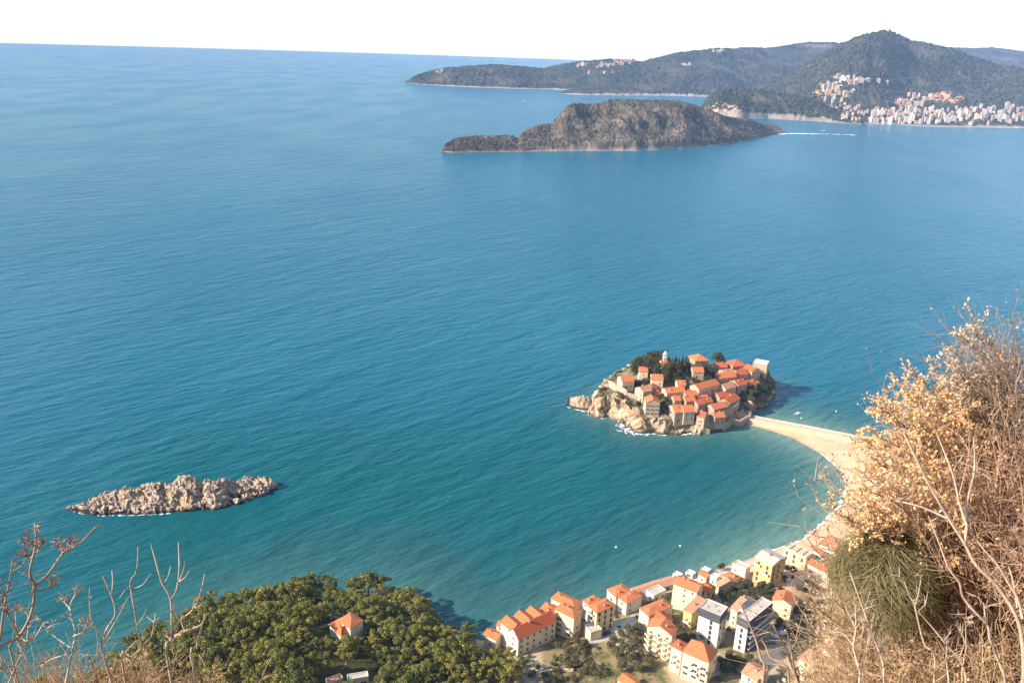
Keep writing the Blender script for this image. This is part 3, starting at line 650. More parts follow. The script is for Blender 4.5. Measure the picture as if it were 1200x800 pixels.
def house(name, label, cat, group, cen, rz, L, D, h, kind, rh, wm, rm, rng, faces='FRL', wk='n', fill=.8, base=4.0, chim=1, balc=0.0, door=False, pitch=3.2, storey=3.0, overhang=.35):
    root = empty(name, cen, rz); tag(root, label, cat, group)
    wall_mesh(kind, L, D, h, rh, base).build('wall', W[wm], root)
    roof_mesh(kind, L, D, h, rh, overhang).build('roof', R[rm], root)
    for f in faces: facade(root, f, L, D, h, None, rng, fill, storey, pitch, 0, balc if f == faces[0] else 0, 0, wk)
    for _ in range(chim):
        x = rng.uniform(-.3, .3) * L; y = rng.uniform(-.25, .25) * D
        zz = h + (rh * (1 - abs(y) / (D / 2)) if kind == 'gx' else rh * (1 - abs(x) / (L / 2)) if kind == 'gy' else rh * .5 if kind == 'hip' else (-.3 if kind == 'flat' else rh * .5))
        put('chimney', CHIM, root, (x, y, zz + .3))
    if door: put('door', DOOR, root, (rng.uniform(-.2, .2) * L, -D / 2 - .005, 0))
    return root
def frame_abc(A, B, C, h, hf, z=None):
    """rectangle on the ground from three eave corners seen in the photograph: left, nearest, right"""
    if z is None:
        z = 12.0 + h
        for _ in range(10):
            p = at_z(*B, z)
            if hf is LAND: g = float(hf(p[0], p[1]))
            else: g = float(hf(p[0], p[1]))
            z = .5 * z + .5 * (g + h)
    a, b, c = [Vector(at_z(*q, z)[:2]) for q in (A, B, C)]
    e1 = b - a; e2 = c - b; u = e1 * 1.0 + Vector((e2.y, -e2.x)); d1 = u.normalized(); d2 = Vector((-d1.y, d1.x))
    L = max(3.0, e1.dot(d1)); D = max(3.0, e2.dot(d2)); cen = b - d1 * L / 2 + d2 * D / 2
    return (cen.x, cen.y, z - h), math.atan2(d1.y, d1.x), L, D
def frame_ridge(P, Q, top, hf):
    z = (28.0 if hf is ISLE else 12.0) + top; m = ((P[0] + Q[0]) / 2, (P[1] + Q[1]) / 2)
    for _ in range(12):
        p = at_z(*m, z); z = .5 * z + .5 * (float(hf(p[0], p[1])) + top)
    a, b = Vector(at_z(*P, z)[:2]), Vector(at_z(*Q, z)[:2]); e = b - a; c = (a + b) / 2
    return (c.x, c.y, z - top), math.atan2(e.y, e.x), e.length

# ---------------------------------------------------------------- houses of the fortified island
rng = random.Random(5)
def A_(x, y): return (690 + x / 6.667, 400 + y / 6.667)
def B_(x, y): return (780 + x / 6.664, 400 + y / 6.664)
GI = 'stone houses on the fortified island'
ISLH = [  # frame, ridge ends, width, wall height, roof, wall, windows, label
    (B_, (228, 336), (388, 292), 8.5, 5.5, 'o', 'pstone', 'longest unbroken orange roof in the middle of the island village, rising to the right'),
    (A_, (592, 364), (738, 350), 8.0, 5.0, 'o', 'pstone', 'long orange-roofed house with a pale pointed left gable, just below the cypresses of the island'),
    (B_, (142, 390), (236, 378), 7.5, 5.0, 'o', 'pstone', 'small orange roof tucked below the long house at the village centre'),
    (B_, (240, 398), (312, 392), 7.0, 4.5, 'o', 'stone', 'small island house right of centre with a bright left gable and a short ridge'),
    (B_, (60, 426), (108, 424), 7.0, 5.0, 'o', 'pstone', 'small square orange-roofed island house above the three-storey front block'),
    (B_, (142, 428), (216, 420), 8.0, 6.0, 'o', 'stone', 'orange-roofed island house directly above the right half of the three-storey front block'),
    (B_, (228, 458), (286, 444), 7.5, 6.0, 'r', 'stone', 'red-roofed island house behind the tall pale house at the waterfront'),
    (B_, (292, 440), (350, 432), 7.0, 6.0, 'r', 'stone', 'small red roof joined to the right side of a house in the lower village'),
    (B_, (52, 496), (122, 492), 11.0, 8.0, 'o', 'stone', 'left part of the three-storey stone front block above the rocks, with rows of windows'),
    (B_, (126, 498), (208, 494), 10.0, 7.2, 'o', 'pstone', 'right part of the three-storey stone front block above the rocks, set a little lower'),
    (B_, (264, 540), (318, 552), 8.5, 9.0, 'r', 'pstone', 'tall narrow pale house with a small red roof on the front shore'),
    (B_, (368, 556), (450, 548), 7.5, 6.5, 'o', 'stone', 'lowest house at the right front corner of the island, with a pale left gable'),
    (B_, (350, 492), (462, 466), 8.0, 6.5, 'o', 'stone', 'orange-roofed house above the curved retaining wall, lower of two in a row'),
    (B_, (462, 450), (545, 408), 8.0, 7.0, 'r', 'stone', 'red-roofed house at the upper end of the curved retaining wall'),
    (B_, (396, 402), (494, 380), 7.5, 5.5, 'r', 'stone', 'red-roofed house behind the row on the curved retaining wall'),
    (B_, (440, 336), (520, 314), 8.0, 5.5, 'f', 'pstone', 'house with a faded pale roof and bright gable on the right slope of the island'),
    (B_, (536, 302), (604, 288), 9.0, 6.5, 'r', 'stone', 'red-roofed house right of the faded-roof house on the right slope of the island'),
    (B_, (634, 308), (684, 292), 7.5, 6.0, 'r', 'pstone', 'small detached red-roofed house with a lit end above the dark right cliff of the island'),
    (B_, (398, 250), (532, 234), 8.5, 5.5, 'o', 'stone', 'broad orange-roofed house on the upper right of the island, below two smaller roofs'),
    (B_, (438, 220), (520, 210), 7.0, 5.5, 'f', 'pstone', 'small faded orange roof behind the broad house on the upper right of the island'),
    (B_, (542, 222), (622, 212), 8.5, 6.0, 'r', 'stone', 'red roof with a long lit gable edge in the upper right row of the island'),
    (B_, (500, 146), (612, 138), 11.0, 6.0, 'r', 'stone', 'large red hip roof at the top of the island village, nearest the white flat-topped tower'),
    (B_, (396, 166), (470, 164), 8.0, 5.0, 'r', 'stone', 'low red-roofed house under a round dark tree near the top of the island'),
    (B_, (642, 176), (712, 208), 8.0, 7.0, 'r', 'pstone', 'red-roofed house with a bright left wall, built against the white flat-topped tower'),
    (B_, (206, 200), (290, 200), 8.0, 5.5, 'o', 'pstone', 'orange-roofed house alone among the trees on the upper slope, right of the cypresses'),
    (B_, (86, 302), (150, 302), 7.5, 4.0, 'o', 'cream', 'small bright house with an orange roof under the cypresses at the island centre'),
    (A_, (488, 254), (578, 258), 8.5, 5.5, 'o', 'cream', 'bright house with an orange roof in the garden left of the cypresses'),
    (A_, (392, 196), (458, 198), 8.0, 4.5, 'o', 'cream', 'highest cream house on the left side of the island, orange-roofed, against the wood'),
    (A_, (246, 272), (338, 266), 9.0, 6.0, 'o', 'cream', 'cream orange-roofed house behind the fortress wall at the left end of the island'),
    (A_, (396, 354), (468, 338), 8.5, 9.0, 'f', 'pstone', 'tall pale stone house with rows of windows above the beige cliff'),
    (A_, (488, 338), (512, 322), 7.0, 5.0, 'r', 'stone', 'little red roof peeping over the tall pale stone house above the cliff'),
    (A_, (500, 386), (546, 378), 6.0, 4.0, 'r', 'stone', 'very small dark red roof among bushes on the left slope of the island'),
    (B_, (208, 104), (318, 98), 11.0, 5.0, 'o', 'stone', 'wide orange-red roof on the island top between the cypresses and the round tree'),
]
for i, (fr, p, q, w, hh, rf, wm, lab) in enumerate(ISLH):
    w *= 1.12; hh *= .9; rh = w * .27; cen, rz, L = frame_ridge(fr(*p), fr(*q), hh + rh, ISLE)
    house('stone_house', lab, 'house', GI, cen, rz, max(L, 5.5), w, hh, 'hip' if i in (21, 32) else 'gx', rh, wm, rf, random.Random(i), 'FRL', rng.choice('sgkk') if wm != 'cream' else 'k', .7, 3.2, 1 if i % 3 else 0, pitch=3.0, door=i % 4 == 0, overhang=.25)
# house whose gable faces the viewer
cen, rz, L = frame_ridge(A_(503, 452), A_(488, 416), 12.6, ISLE)
house('stone_house', 'tower-like stone house on the island rocks, its steep roof half orange half dark red', 'house', GI, cen, rz - math.pi / 2 if False else rz, 9.5, 10.0, 10.0, 'gx', 2.6, 'pstone', 'o', rng, 'FRL', 's', .95, 5, 1, pitch=3.0, overhang=.25)
# white flat-topped tower
cen, rz, L, D = frame_abc(B_(690, 182), B_(782, 192), B_(816, 168), 12.0, ISLE)
t = house('watch_tower', 'square white flat-topped tower at the right end of the island, above the dark cliff', 'tower', None, cen, rz, max(L, 11), min(max(D, 10), 12), 13.5, 'flat', 0, 'pstone', 'w', rng, 'FR', 'k', .5, 6, 0, pitch=3.5)
# church with its white belfry
cen, rz, L = frame_ridge(A_(578, 146), A_(628, 144), 8, ISLE)
t = house('church', 'small red-roofed church with a slim white bell tower on the wooded island top', 'church', None, cen, rz, 9, 6.5, 6.0, 'gx', 2.0, 'cream', 'r', rng, 'FR', 'k', .6, 4, 0, overhang=.2)
mb = MB(); mb.box(-1.3, 1.3, -1.3, 1.3, -2, 10.5, 0)
for sx_ in (-1, 1):
    for sy_ in (-1, 1): mb.box(sx_ * 1.0 - .28, sx_ * 1.0 + .28, sy_ * 1.0 - .28, sy_ * 1.0 + .28, 10.5, 12.6, 0)
mb.box(-1.4, 1.4, -1.4, 1.4, 12.6, 13.0, 0); i0 = len(mb.v); n = 10
prof = [(1.25, 13.0), (1.15, 13.6), (.8, 14.3), (.25, 14.8), (.02, 15.6)]
for r_, z_ in prof:
    for j in range(n): mb.v.append((r_ * math.cos(2 * math.pi * j / n), r_ * math.sin(2 * math.pi * j / n), z_))
for k in range(len(prof) - 1):
    for j in range(n): mb.f.append((i0 + k * n + j, i0 + k * n + (j + 1) % n, i0 + (k + 1) * n + (j + 1) % n, i0 + (k + 1) * n + j)); mb.mi.append(0)
bt = mb.build('bell_tower', W['white'], t); bt.location = (-L / 2 * 0 - 1.0, 0, 0)
# fortress and retaining walls
def wall_line(label, pts, hf, top, thick, m, cat='wall', group=None, below=5.0):
    P = []
    for x, y in pts:
        z = 12 + top
        for _ in range(12): p = at_z(x, y, z); z = .5 * z + .5 * (float(hf(p[0], p[1])) + top)
        P.append(Vector((p[0], p[1], z)))
    mb = MB()
    V = []
    for i, p in enumerate(P):
        d = P[min(i + 1, len(P) - 1)] - P[max(i - 1, 0)]; d.z = 0; d.normalize(); nr = Vector((-d.y, d.x, 0)) * thick / 2
        for q, z in ((p + nr, p.z - below - top), (p - nr, p.z - below - top), (p - nr, p.z), (p + nr, p.z)): V.append((q.x, q.y, z))
    mb.v = V
    for i in range(len(P) - 1):
        k = 4 * i
        for a, b in ((0, 1), (1, 2), (2, 3), (3, 0)): mb.f.append((k + a, k + 4 + a, k + 4 + b, k + b)); mb.mi.append(0)
    for k in (0, 4 * (len(P) - 1)): mb.f.append((k, k + 1, k + 2, k + 3)); mb.mi.append(0)
    return tag(mb.build('stone_wall', m, None), label, cat, group)
wall_line('sunlit fortress wall along the top of the beige cliff at the left of the island', [A_(122, 292), A_(165, 305), A_(205, 330), A_(250, 352), A_(300, 380)], ISLE, 4.5, 1.2, W['pstone'])
wall_line('lower stepped wall joining the fortress wall to the tall pale stone house', [A_(300, 395), A_(340, 408), A_(385, 425)], ISLE, 3.0, 1.0, W['pstone'])
wall_line('curved brown retaining wall below two roofs on the right of the island', [B_(440, 545), B_(490, 525), B_(535, 500), B_(565, 476), B_(575, 462)], ISLE, 5.5, 1.0, W['stone'])
wall_line('shaded stone quay wall at the waterline between the island and the causeway', [B_(450, 618), B_(520, 605), B_(590, 590), B_(640, 582), B_(665, 588)], ISLE, 4.0, 1.5, W['stone'])
wall_line('stone sea wall under the front houses of the island, over the rocks', [A_(545, 600), A_(600, 612), A_(650, 622)], ISLE, 3.5, 1.0, W['pstone'])
wall_line('short pale terrace wall at the foot of the tall narrow house on the island shore', [B_(190, 615), B_(225, 640), B_(290, 655), B_(350, 650)], ISLE, 2.0, 1.0, W['pstone'])

# ---------------------------------------------------------------- the town on the shore
def C_(x, y): return (560 + x / 8, 680 + y / 8)
def D_(x, y): return (680 + x / 8, 670 + y / 8)
def E_(x, y): return (740 + x / 8, 700 + y / 8)
def F_(x, y): return (790 + x / 8, 640 + y / 8)
def G_(x, y): return (860 + x / 8, 620 + y / 8)
def H_(x, y): return (800 + x / 6, 690 + y / 6)
def V_(x, y): return (360 + x / 7.275, 690 + y / 7.275)
GT = 'houses of the shore town'
def town(name, label, fr, a, b, c, h, kind, wm, rm, rh=None, cat='house', z=None, **k):
    cen, rz, L, D = frame_abc(fr(*a), fr(*b), fr(*c), h, LAND)
    if rh is None: rh = .22 * (D if kind in ('gx', 'mx') else L if kind == 'gy' else min(L, D))
    if kind == 'mx': rh *= .6
    k.setdefault('faces', 'FR'); k.setdefault('base', 5.0)
    return house(name, label, cat, GT, cen, rz, L, D, h, kind, rh, wm, rm, random.Random(hash(label[:9]) % 1 + len(label)), **k), (L, D)
# T1: long white house with three cross gables
t1, (L, D) = town('town_house', 'long white building with a continuous orange roof and three cross gables, nearest the pine wood', C_, (268, 476), (380, 548), (745, 385), 9.5, 'gy', 'white', 'r', rh=3.2, fill=.7, balc=.5)
for i, f in enumerate((-.32, 0.02, .33)):
    mb = roof_mesh('gx', 7.5, 6.5, 9.6, 1.9, .3); o = mb.build('roof', R['o'], t1); o.location = (-L / 2 - 2.6, f * D, .3 - .5 * i)
    mb = wall_mesh('gx', 7.5, 6.5, 9.6, 1.9, 5); o = mb.build('wall', W['white'], t1); o.location = (-L / 2 - 2.6, f * D, .3 - .5 * i)
    for zc in (2, 5, 8): put('window', WIN['b'], t1, (-L / 2 - 6.36, f * D, zc), -math.pi / 2)
town('town_house', 'low white orange-roofed house by the pines, leftmost house of the shore town', C_, (55, 505), (170, 555), (235, 495), 5.5, 'gx', 'white', 'o', balc=.3)
town('town_house', 'small white house with a square orange roof behind the leftmost low house', C_, (165, 430), (240, 440), (300, 400), 6.0, 'gx', 'white', 'o')
town('town_house', 'white house with a broad orange hip roof and chimneys, seaward of the long white building', C_, (575, 280), (720, 345), (770, 250), 8.0, 'hip', 'white', 'o', chim=2, balc=.4)
town('town_house', 'cream house right at the water, rear one of a pair of orange hip roofs', C_, (690, 165), (905, 265), (970, 200), 7.5, 'hip', 'cream', 'o', balc=.3)
town('town_house', 'four-storey cream house with balconies, front one of a pair of orange hip roofs', C_, (715, 275), (900, 355), (985, 295), 11.5, 'hip', 'cream', 'o', balc=.8, wk='s')
town('town_house', 'tall square orange-roofed block with three rows of dark windows on its shaded front', D_, (60, 325), (155, 385), (335, 320), 12.0, 'hip', 'cream', 'o', wk='d', fill=1.0, balc=.2)
town('town_house', 'lower orange roof hidden behind the tall square block with the brown front', D_, (15, 275), (80, 310), (195, 262), 9.0, 'hip', 'white', 'o')
town('town_house', 'white seafront house with an orange hip roof and stacked white balconies on its left end', D_, (250, 165), (335, 235), (478, 185), 8.0, 'hip', 'white', 'o', balc=.9, wk='b')
town('town_house', 'house with a wide low orange hip roof joined to the seafront house with stacked balconies', D_, (340, 245), (435, 295), (595, 235), 6.5, 'hip', 'white', 'o', balc=.3)
town('town_house', 'small white house with a flat pale roof between two orange roofs on the seafront', D_, (590, 180), (690, 218), (832, 182), 4.5, 'flat', 'white', 'p', chim=0)
town('town_house', 'tall cream house with a blank left wall pierced by one column of tiny windows', F_, (-5, 345), (212, 430), (268, 352), 12.0, 'gx', 'cream', 'o', wk='k', fill=.25, chim=2)
t11, (L, D) = town('town_house', 'broad cream orange-roofed house with a white cross gable glazed dark', D_, (485, 368), (640, 412), (925, 372), 8.5, 'hip', 'cream', 'o', balc=.4)
mb = roof_mesh('gy', 8.0, 7.5, 7.0, 2.0, .3); o = mb.build('roof', R['r'], t11); o.rotation_euler = (0, 0, math.pi / 2); o.location = (L / 2 + 2.2, -D * .12, .2)
mb = wall_mesh('gy', 8.0, 7.5, 7.0, 2.0, 5); o = mb.build('wall', W['white'], t11); o.rotation_euler = (0, 0, math.pi / 2); o.location = (L / 2 + 2.2, -D * .12, .2)
mb = MB(); mb.poly([(0, -2.6, 3.6), (0, 2.6, 3.6), (0, 2.6, 6.3), (0, 0, 7.7), (0, -2.6, 6.3)]); o = mb.build('glazed_gable', m_glass, t11); o.location = (L / 2 + 5.97, -D * .12, .2)
t12, (L, D) = town('town_house', 'tall cream apartment house with rounded balconies and a gabled orange roof, beside the olive trees', E_, (132, 288), (378, 355), (470, 300), 13.0, 'gy', 'cream', 'o', rh=2.6, fill=.9, wk='n')
mb = MB()
def round_balc():
    mb = MB(); n = 10
    arc = [(1.7 * math.cos(math.pi * j / n), -1.6 * math.sin(math.pi * j / n)) for j in range(n + 1)]
    i0 = 0; mb.v = [(x, y, z) for z in (-.12, .95) for x, y in arc]; k = n + 1
    for j in range(n): mb.f.append((j, j + 1, k + j + 1, k + j)); mb.mi.append(0)
    mb.f.append(tuple(range(k))); mb.mi.append(0); me = mb.mesh('balcony'); me.materials.append(W['cream']); return me
RB = round_balc()
for zc in (0.5, 3.5, 6.5, 9.2):
    for u in (-.42, -.05, .35): put('balcony', RB, t12, (u * L, -D / 2 - .004, zc))
town('town_house', 'cream villa with a pyramid orange roof and wide windows at the bottom of the town', E_, (458, 540), (725, 612), (866, 522), 11.5, 'hip', 'cream', 'o', rh=4.2, balc=.5, wk='b')
town('town_house', 'red-roofed wing with a small white dormer left of the pyramid-roofed villa', E_, (358, 462), (470, 500), (560, 455), 12.0, 'hip', 'cream', 'r', balc=.6)
def grey_block(label, fr, a, b, c, hh, wl):
    t, (L, D) = town('apartment_block', label, fr, a, b, c, hh, 'flat', 'paleg', 'p', cat='apartment block', faces=wl, wk='d', chim=0, fill=.75, base=3)
    mb = MB(); e = .06   # dark cladding round the top floor
    mb.box(-L / 2 - e, L / 2 + e, -D / 2 - e, -D / 2 - .004, hh - 4.2, hh + .02); mb.box(L / 2 + .004, L / 2 + e, -D / 2 - .003, D / 2 + e, hh - 4.2, hh + .02); mb.box(-L / 2 - e, -L / 2 - .004, -D / 2 - .003, D / 2 + e, hh - 4.2, hh + .02)
    mb.build('cladding', W['grey'], t)
    for k in range(3): 
        o = put('roof_vent', CHIM, t, ((k - 1) * L * .25, (k % 2 - .5) * D * .3, hh - .2)); o.scale = (.6, .6, .6)
    return t, (L, D)
t14, (L, D) = grey_block('modern grey-topped block whose white wall is split by one strip of windows', E_, (620, 110), (835, 172), (945, 100), 17.5, 'R')
for k in range(5): put('window', WIN['d'], t14, (L * .12, -D / 2 - .004, 2 + 2.6 * k))
t15, (L, D) = grey_block('modern grey-topped block with a long shaded side and a dark balcony stack', F_, (570, 672), (700, 706), (972, 546), 16.5, 'FR')
mb = MB()
for k in range(5): mb.box(0, 4.6, -2.2, 0, k * 3.0, k * 3.0 + .18, 0); mb.box(0, 4.6, -2.2, -2.1, k * 3.0 + .18, k * 3.0 + 1.0, 1)
mb.box(0, 4.6, 0, 5, -3, 14.6, 2)
o = mb.build('balcony_stack', [W['white'], m_rail, W['grey']], t15); o.location = (-L / 2 - 4.65, 1.5, 0)
mb = MB(); mb.box(L / 2 + .01, L / 2 + .12, -D / 2 + .4, D / 2, 0, 12.2); mb.build('dark_side_panel', W['grey'], t15)  # shade of this side, with its dark glazing, put into one colour
for k in range(4): mb = MB(); mb.box(L / 2 + .12, L / 2 + 1.3, -D / 2 + 1.2, D / 2 - .8, k * 3.0 + 1.6, k * 3.0 + 1.8, 0); mb.box(L / 2 + 1.22, L / 2 + 1.3, -D / 2 + 1.2, D / 2 - .8, k * 3.0 + 1.8, k * 3.0 + 2.5, 1); mb.build('balcony', [W['paleg'], m_rail], t15)
town('hotel', 'large tan building by the beach with a pale roof and a brown shaded end', F_, (720, 118), (922, 184), (1108, 138), 13.0, 'gx', 'tan', 'p', rh=1.6, cat='building', wk='d', fill=.7, balc=.35)
t17, (L, D) = town('unfinished_building', 'roofless cream concrete frame of a building under construction beside the tan building', G_, (470, 158), (680, 262), (740, 218), 7.5, 'flat', 'brick', 'p', cat='building', wk='d', fill=.8, chim=0)
for k in range(3):
    mb = MB(); mb.box(-.15, .15, -D / 2 + .3, D / 2 - .3, 7.2, 7.55); o = mb.build('beam', W['brick'], t17); o.location = ((k - 1) * L * .28, 0, .1)
town('town_house', 'long low white house with an orange-red roof next to the green broom bush', G_, (702, 312), (905, 425), (945, 385), 5.5, 'gx', 'white', 'r', rh=1.8, wk='n')
town('town_house', 'white orange-roofed house half hidden by golden leaves at the head of the beach', G_, (800, 135), (992, 215), (1080, 132), 5.0, 'hip', 'white', 'o')
town('town_house', 'small red roof between the concrete frame and the white houses by the beach', G_, (750, 188), (822, 236), (856, 212), 4.5, 'gx', 'white', 'r', chim=0)
town('town_house', 'cream house with a bright orange gabled roof standing alone right of the dark grey block', G_, (356, 672), (540, 714), (606, 640), 8.0, 'gy', 'cream', 'o', wk='n')
town('town_house', 'small flat-fronted house with an orange roof among white terraces on the seafront', F_, (230, 256), (300, 292), (338, 254), 4.0, 'gx', 'white', 'o', chim=0)
town('town_house', 'white seafront house with a red roof and round white garden walls', F_, (450, 284), (565, 330), (640, 298), 4.5, 'hip', 'white', 'o')
town('town_house', 'long low orange-roofed row behind the dark trees at the town centre', F_, (352, 352), (420, 380), (640, 368), 4.0, 'gx', 'cream', 'f', chim=0)
town('town_house', 'cream cube with a flat roof against the left side of the tan building', F_, (548, 150), (672, 212), (715, 180), 8.0, 'flat', 'cream', 'p', wk='k', fill=.3, chim=0)
town('town_house', 'white flat-roofed cube between two low orange roofs on the seafront', F_, (338, 268), (398, 296), (440, 268), 5.0, 'flat', 'white', 'w', chim=0, fill=.5)
town('town_house', 'brown-fronted house with a red roof tucked behind the tall cream house with the blank wall', F_, (236, 402), (302, 432), (402, 384), 6.0, 'gx', 'tan', 'r', wk='d')
town('town_house', 'faded terracotta roof showing over the left half of the dark grey block', F_, (520, 578), (602, 612), (795, 522), 9.0, 'gx', 'cream', 'f')
town('town_house', 'yellow house with white balconies wedged against the left wall of the dark grey block', E_, (472, 128), (565, 150), (722, 62), 9.0, 'mx', 'yellow', 'f', wk='n', balc=.8)
town('town_house', 'terracotta-roofed house with white walls at the foot of the grey-topped blocks', H_, (395, 602), (520, 646), (642, 592), 6.0, 'gx', 'white', 'f', balc=.4)
town('town_house', 'white house with a broad terracotta roof nearest the brown brush at the bottom', H_, (815, 482), (930, 548), (1012, 484), 6.0, 'hip', 'cream', 'f')
town('town_house', 'pale house with a terracotta roof behind bare branches at the right edge of the town', H_, (1000, 332), (1100, 394), (1190, 352), 6.0, 'hip', 'cream', 'f')
town('town_house', 'low flat annex with a pale roof at the foot of the tall square block', D_, (20, 495), (100, 562), (216, 545), 5.0, 'flat', 'cream', 'p', chim=0, fill=.3)
town('town_house', 'small house at the bottom edge below the olive trees, only its orange roof showing', lambda x, y: (x, y), (722, 797), (738, 806), (752, 800), 4.0, 'gx', 'white', 'o', chim=0)
for i, (p, q, lb) in enumerate((((505, 172), (690, 110), 'left'), ((700, 105), (880, 55), 'right'))):
    cen, rz, L = frame_ridge(D_(*p), D_(*q), 4.2, LAND)
    house('seafront_terrace', ('low terracotta restaurant roof along the seafront behind the flat-roofed white house', 'low terracotta restaurant roof along the seafront ending at the white kiosks')[i], 'restaurant', 'restaurant roofs on the seafront', cen, rz, L, 6, 3.2, 'gx', 1.0, 'white', 'f', rng, 'F', 'b', .7, 3, 0)
for i, (x, y) in enumerate(((35, 262), (155, 246), (300, 216))):
    cen, rz, L, D = frame_abc(F_(x - 30, y), F_(x + 10, y + 14), F_(x + 45, y - 8), 3.0, LAND)
    k = house('kiosk', ('white flat-roofed kiosk on the seafront, furthest left of three', 'white flat-roofed kiosk on the seafront, middle of three', 'long white flat-roofed kiosk on the seafront next to the lone tree')[i], 'kiosk', 'white kiosks on the seafront', cen, rz, max(L, 4), max(D, 3.5), 3.0, 'flat', 0, 'white', 'w', rng, 'FR', 'b', 1, 2, 0)
# villa in the pines and the modern house below it
v, (L, D) = town('villa', 'orange-roofed villa with crossing hip roofs deep in the pine wood', V_, (215, 385), (290, 398), (400, 362), 4.6, 'hip', 'white', 'o', rh=2.4, cat='villa', wk='n', chim=0)
mb = roof_mesh('hip', 8, 7, 7.0, 2.4, .4); o = mb.build('roof', R['o'], v); o.location = (-.5, D * .5 + 1.6, .2)
wall_mesh('hip', 8, 7, 7.0, 2.4, 4).build('wall', W['white'], v).location = (-.5, D * .5 + 1.6, .2)
mb = roof_mesh('hip', 6.5, 6, 5.2, 1.8, .4); o = mb.build('roof', R['o'], v); o.location = (-L / 2 - 2.0, 1.2, -.1)
wall_mesh('hip', 6.5, 6, 5.2, 1.8, 4).build('wall', W['white'], v).location = (-L / 2 - 2.0, 1.2, -.1)
town('modern_house', 'flat white modern house at the bottom edge below the pine wood villa', V_, (322, 745), (346, 768), (525, 752), 4.5, 'flat', 'white', 'p', cat='house', wk='b', chim=0)
town('modern_house', 'low flat pale wing left of the white modern house under the pines', V_, (125, 785), (180, 800), (322, 775), 3.5, 'flat', 'cream', 'f', cat='house', wk='b', chim=0)
wall_line('pale garden wall in the pine wood right of the villa', [V_(600, 528), V_(720, 515), V_(873, 505)], LAND, 1.6, .4, W['cream'], 'garden wall')
wall_line('low pale garden wall among the olive trees below the long white building', [(632, 787), (650, 783), (672, 783)], LAND, 1.4, .4, W['cream'], 'garden wall')

# ---------------------------------------------------------------- the far town: every block that can be told apart
m_blk = [mat('far_cream', (.46, .38, .27)), mat('far_white', (.54, .49, .41)), mat('far_pink', (.42, .29, .21)), mat('far_grey', (.30, .28, .26)), mat('far_tile', (.52, .22, .12))]
def far_block(w, d, h, roof):
    mb = MB(); mb.box(-w / 2, w / 2, -d / 2, d / 2, -8, h, 0)
    if roof == 'hip':
        i = len(mb.v); mb.v += [(-w / 2 - .5, -d / 2 - .5, h), (w / 2 + .5, -d / 2 - .5, h), (w / 2 + .5, d / 2 + .5, h), (-w / 2 - .5, d / 2 + .5, h), (-w * .15, 0, h + 3.5), (w * .15, 0, h + 3.5)]
        mb.f += [(i, i + 1, i + 5, i + 4), (i + 1, i + 2, i + 5), (i + 2, i + 3, i + 4, i + 5), (i + 3, i, i + 4)]; mb.mi += [1] * 4
    else:
        mb.box(-w * .2, w * .15, -d * .2, d * .2, h, h + 3, 0); mb.box(-w / 2 - .3, w / 2 + .3, -d / 2 - .3, d / 2 + .3, h - .8, h + .01, 0)
    n = int(h / 3.2)
    for k in range(n):      # bands of windows and balconies
        mb.box(-w / 2 + 1.5, w / 2 - 1.5, -d / 2 - .25, -d / 2 - .02, k * 3.2 + 1.0, k * 3.2 + 2.4, 2)
    return mb
def scatter_town(label, group, regions, sizes, seed, hill, roofs):
    rg = random.Random(seed); var = []
    for k in range(10):
        w, d, h = [rg.uniform(*s) for s in sizes]; rf = rg.choice(roofs); me = far_block(w, d, h, rf).mesh('apartment_block')
        for m in (m_blk[rg.choice((0, 0, 1, 1, 1, 2, 3))], m_blk[4], m_blk[3]): me.materials.append(m)
        var.append(me)
    for (x0, x1, ya, yb, n) in regions:
        for k in range(n):
            f = (k + rg.random()) / n; x = x0 + (x1 - x0) * f; y = ya(f) + (yb(f) - ya(f)) * rg.random() if callable(ya) else rg.uniform(ya, yb)
            p = hill.at(x, y); o = link('apartment_block', rg.choice(var)); o.location = p; o.rotation_euler = (0, 0, -math.atan2(p[0], p[1]) + rg.uniform(-.5, .5)); s = rg.uniform(.65, 1.05); o.scale = (s, s, rg.uniform(.8, 1.2))
            tag(o, label, 'apartment block', group)
low = lambda a, b: (lambda f: a + (b - a) * f)
scatter_town('pale apartment block in the dense far waterfront town below the mountain', 'blocks of the far waterfront town', [(1020, 1200, low(133, 125), low(140, 141), 95), (1020, 1200, low(141, 137), low(146, 148), 50)], ((8, 19), (8, 13), (8, 24)), 3, city_hill, ['flat', 'flat', 'hip'])
scatter_town('small pale tile-roofed house on the far shore below the hillside quarter', 'low houses left of the far town', [(985, 1052, 131, 143, 34), (962, 1010, 122, 130, 12)], ((9, 16), (8, 12), (6, 11)), 4, city_hill, ['hip', 'flat'])
scatter_town('cream block of the hillside quarter climbing the mountain above the far town', 'blocks of the hillside quarter', [(978, 1018, low(90, 94), low(98, 101), 24), (960, 986, 98, 108, 13), (966, 1000, 106, 120, 18), (1052, 1090, 113, 130, 20), (1028, 1040, 97, 100, 2)], ((12, 22), (10, 14), (8, 18)), 5, city_hill, ['flat', 'flat', 'hip'])
scatter_town('white house of the small hilltop village on the far headland', 'white houses of the hilltop village', [(676, 690, 76, 79, 5), (700, 742, low(76, 71), low(80, 76), 26), (512, 520, 83, 86, 5), (800, 812, 76, 78, 6), (836, 850, 60, 63, 5), (690, 720, 84, 88, 3)], ((14, 24), (10, 16), (8, 14)), 6, far_hill, ['flat', 'hip'])
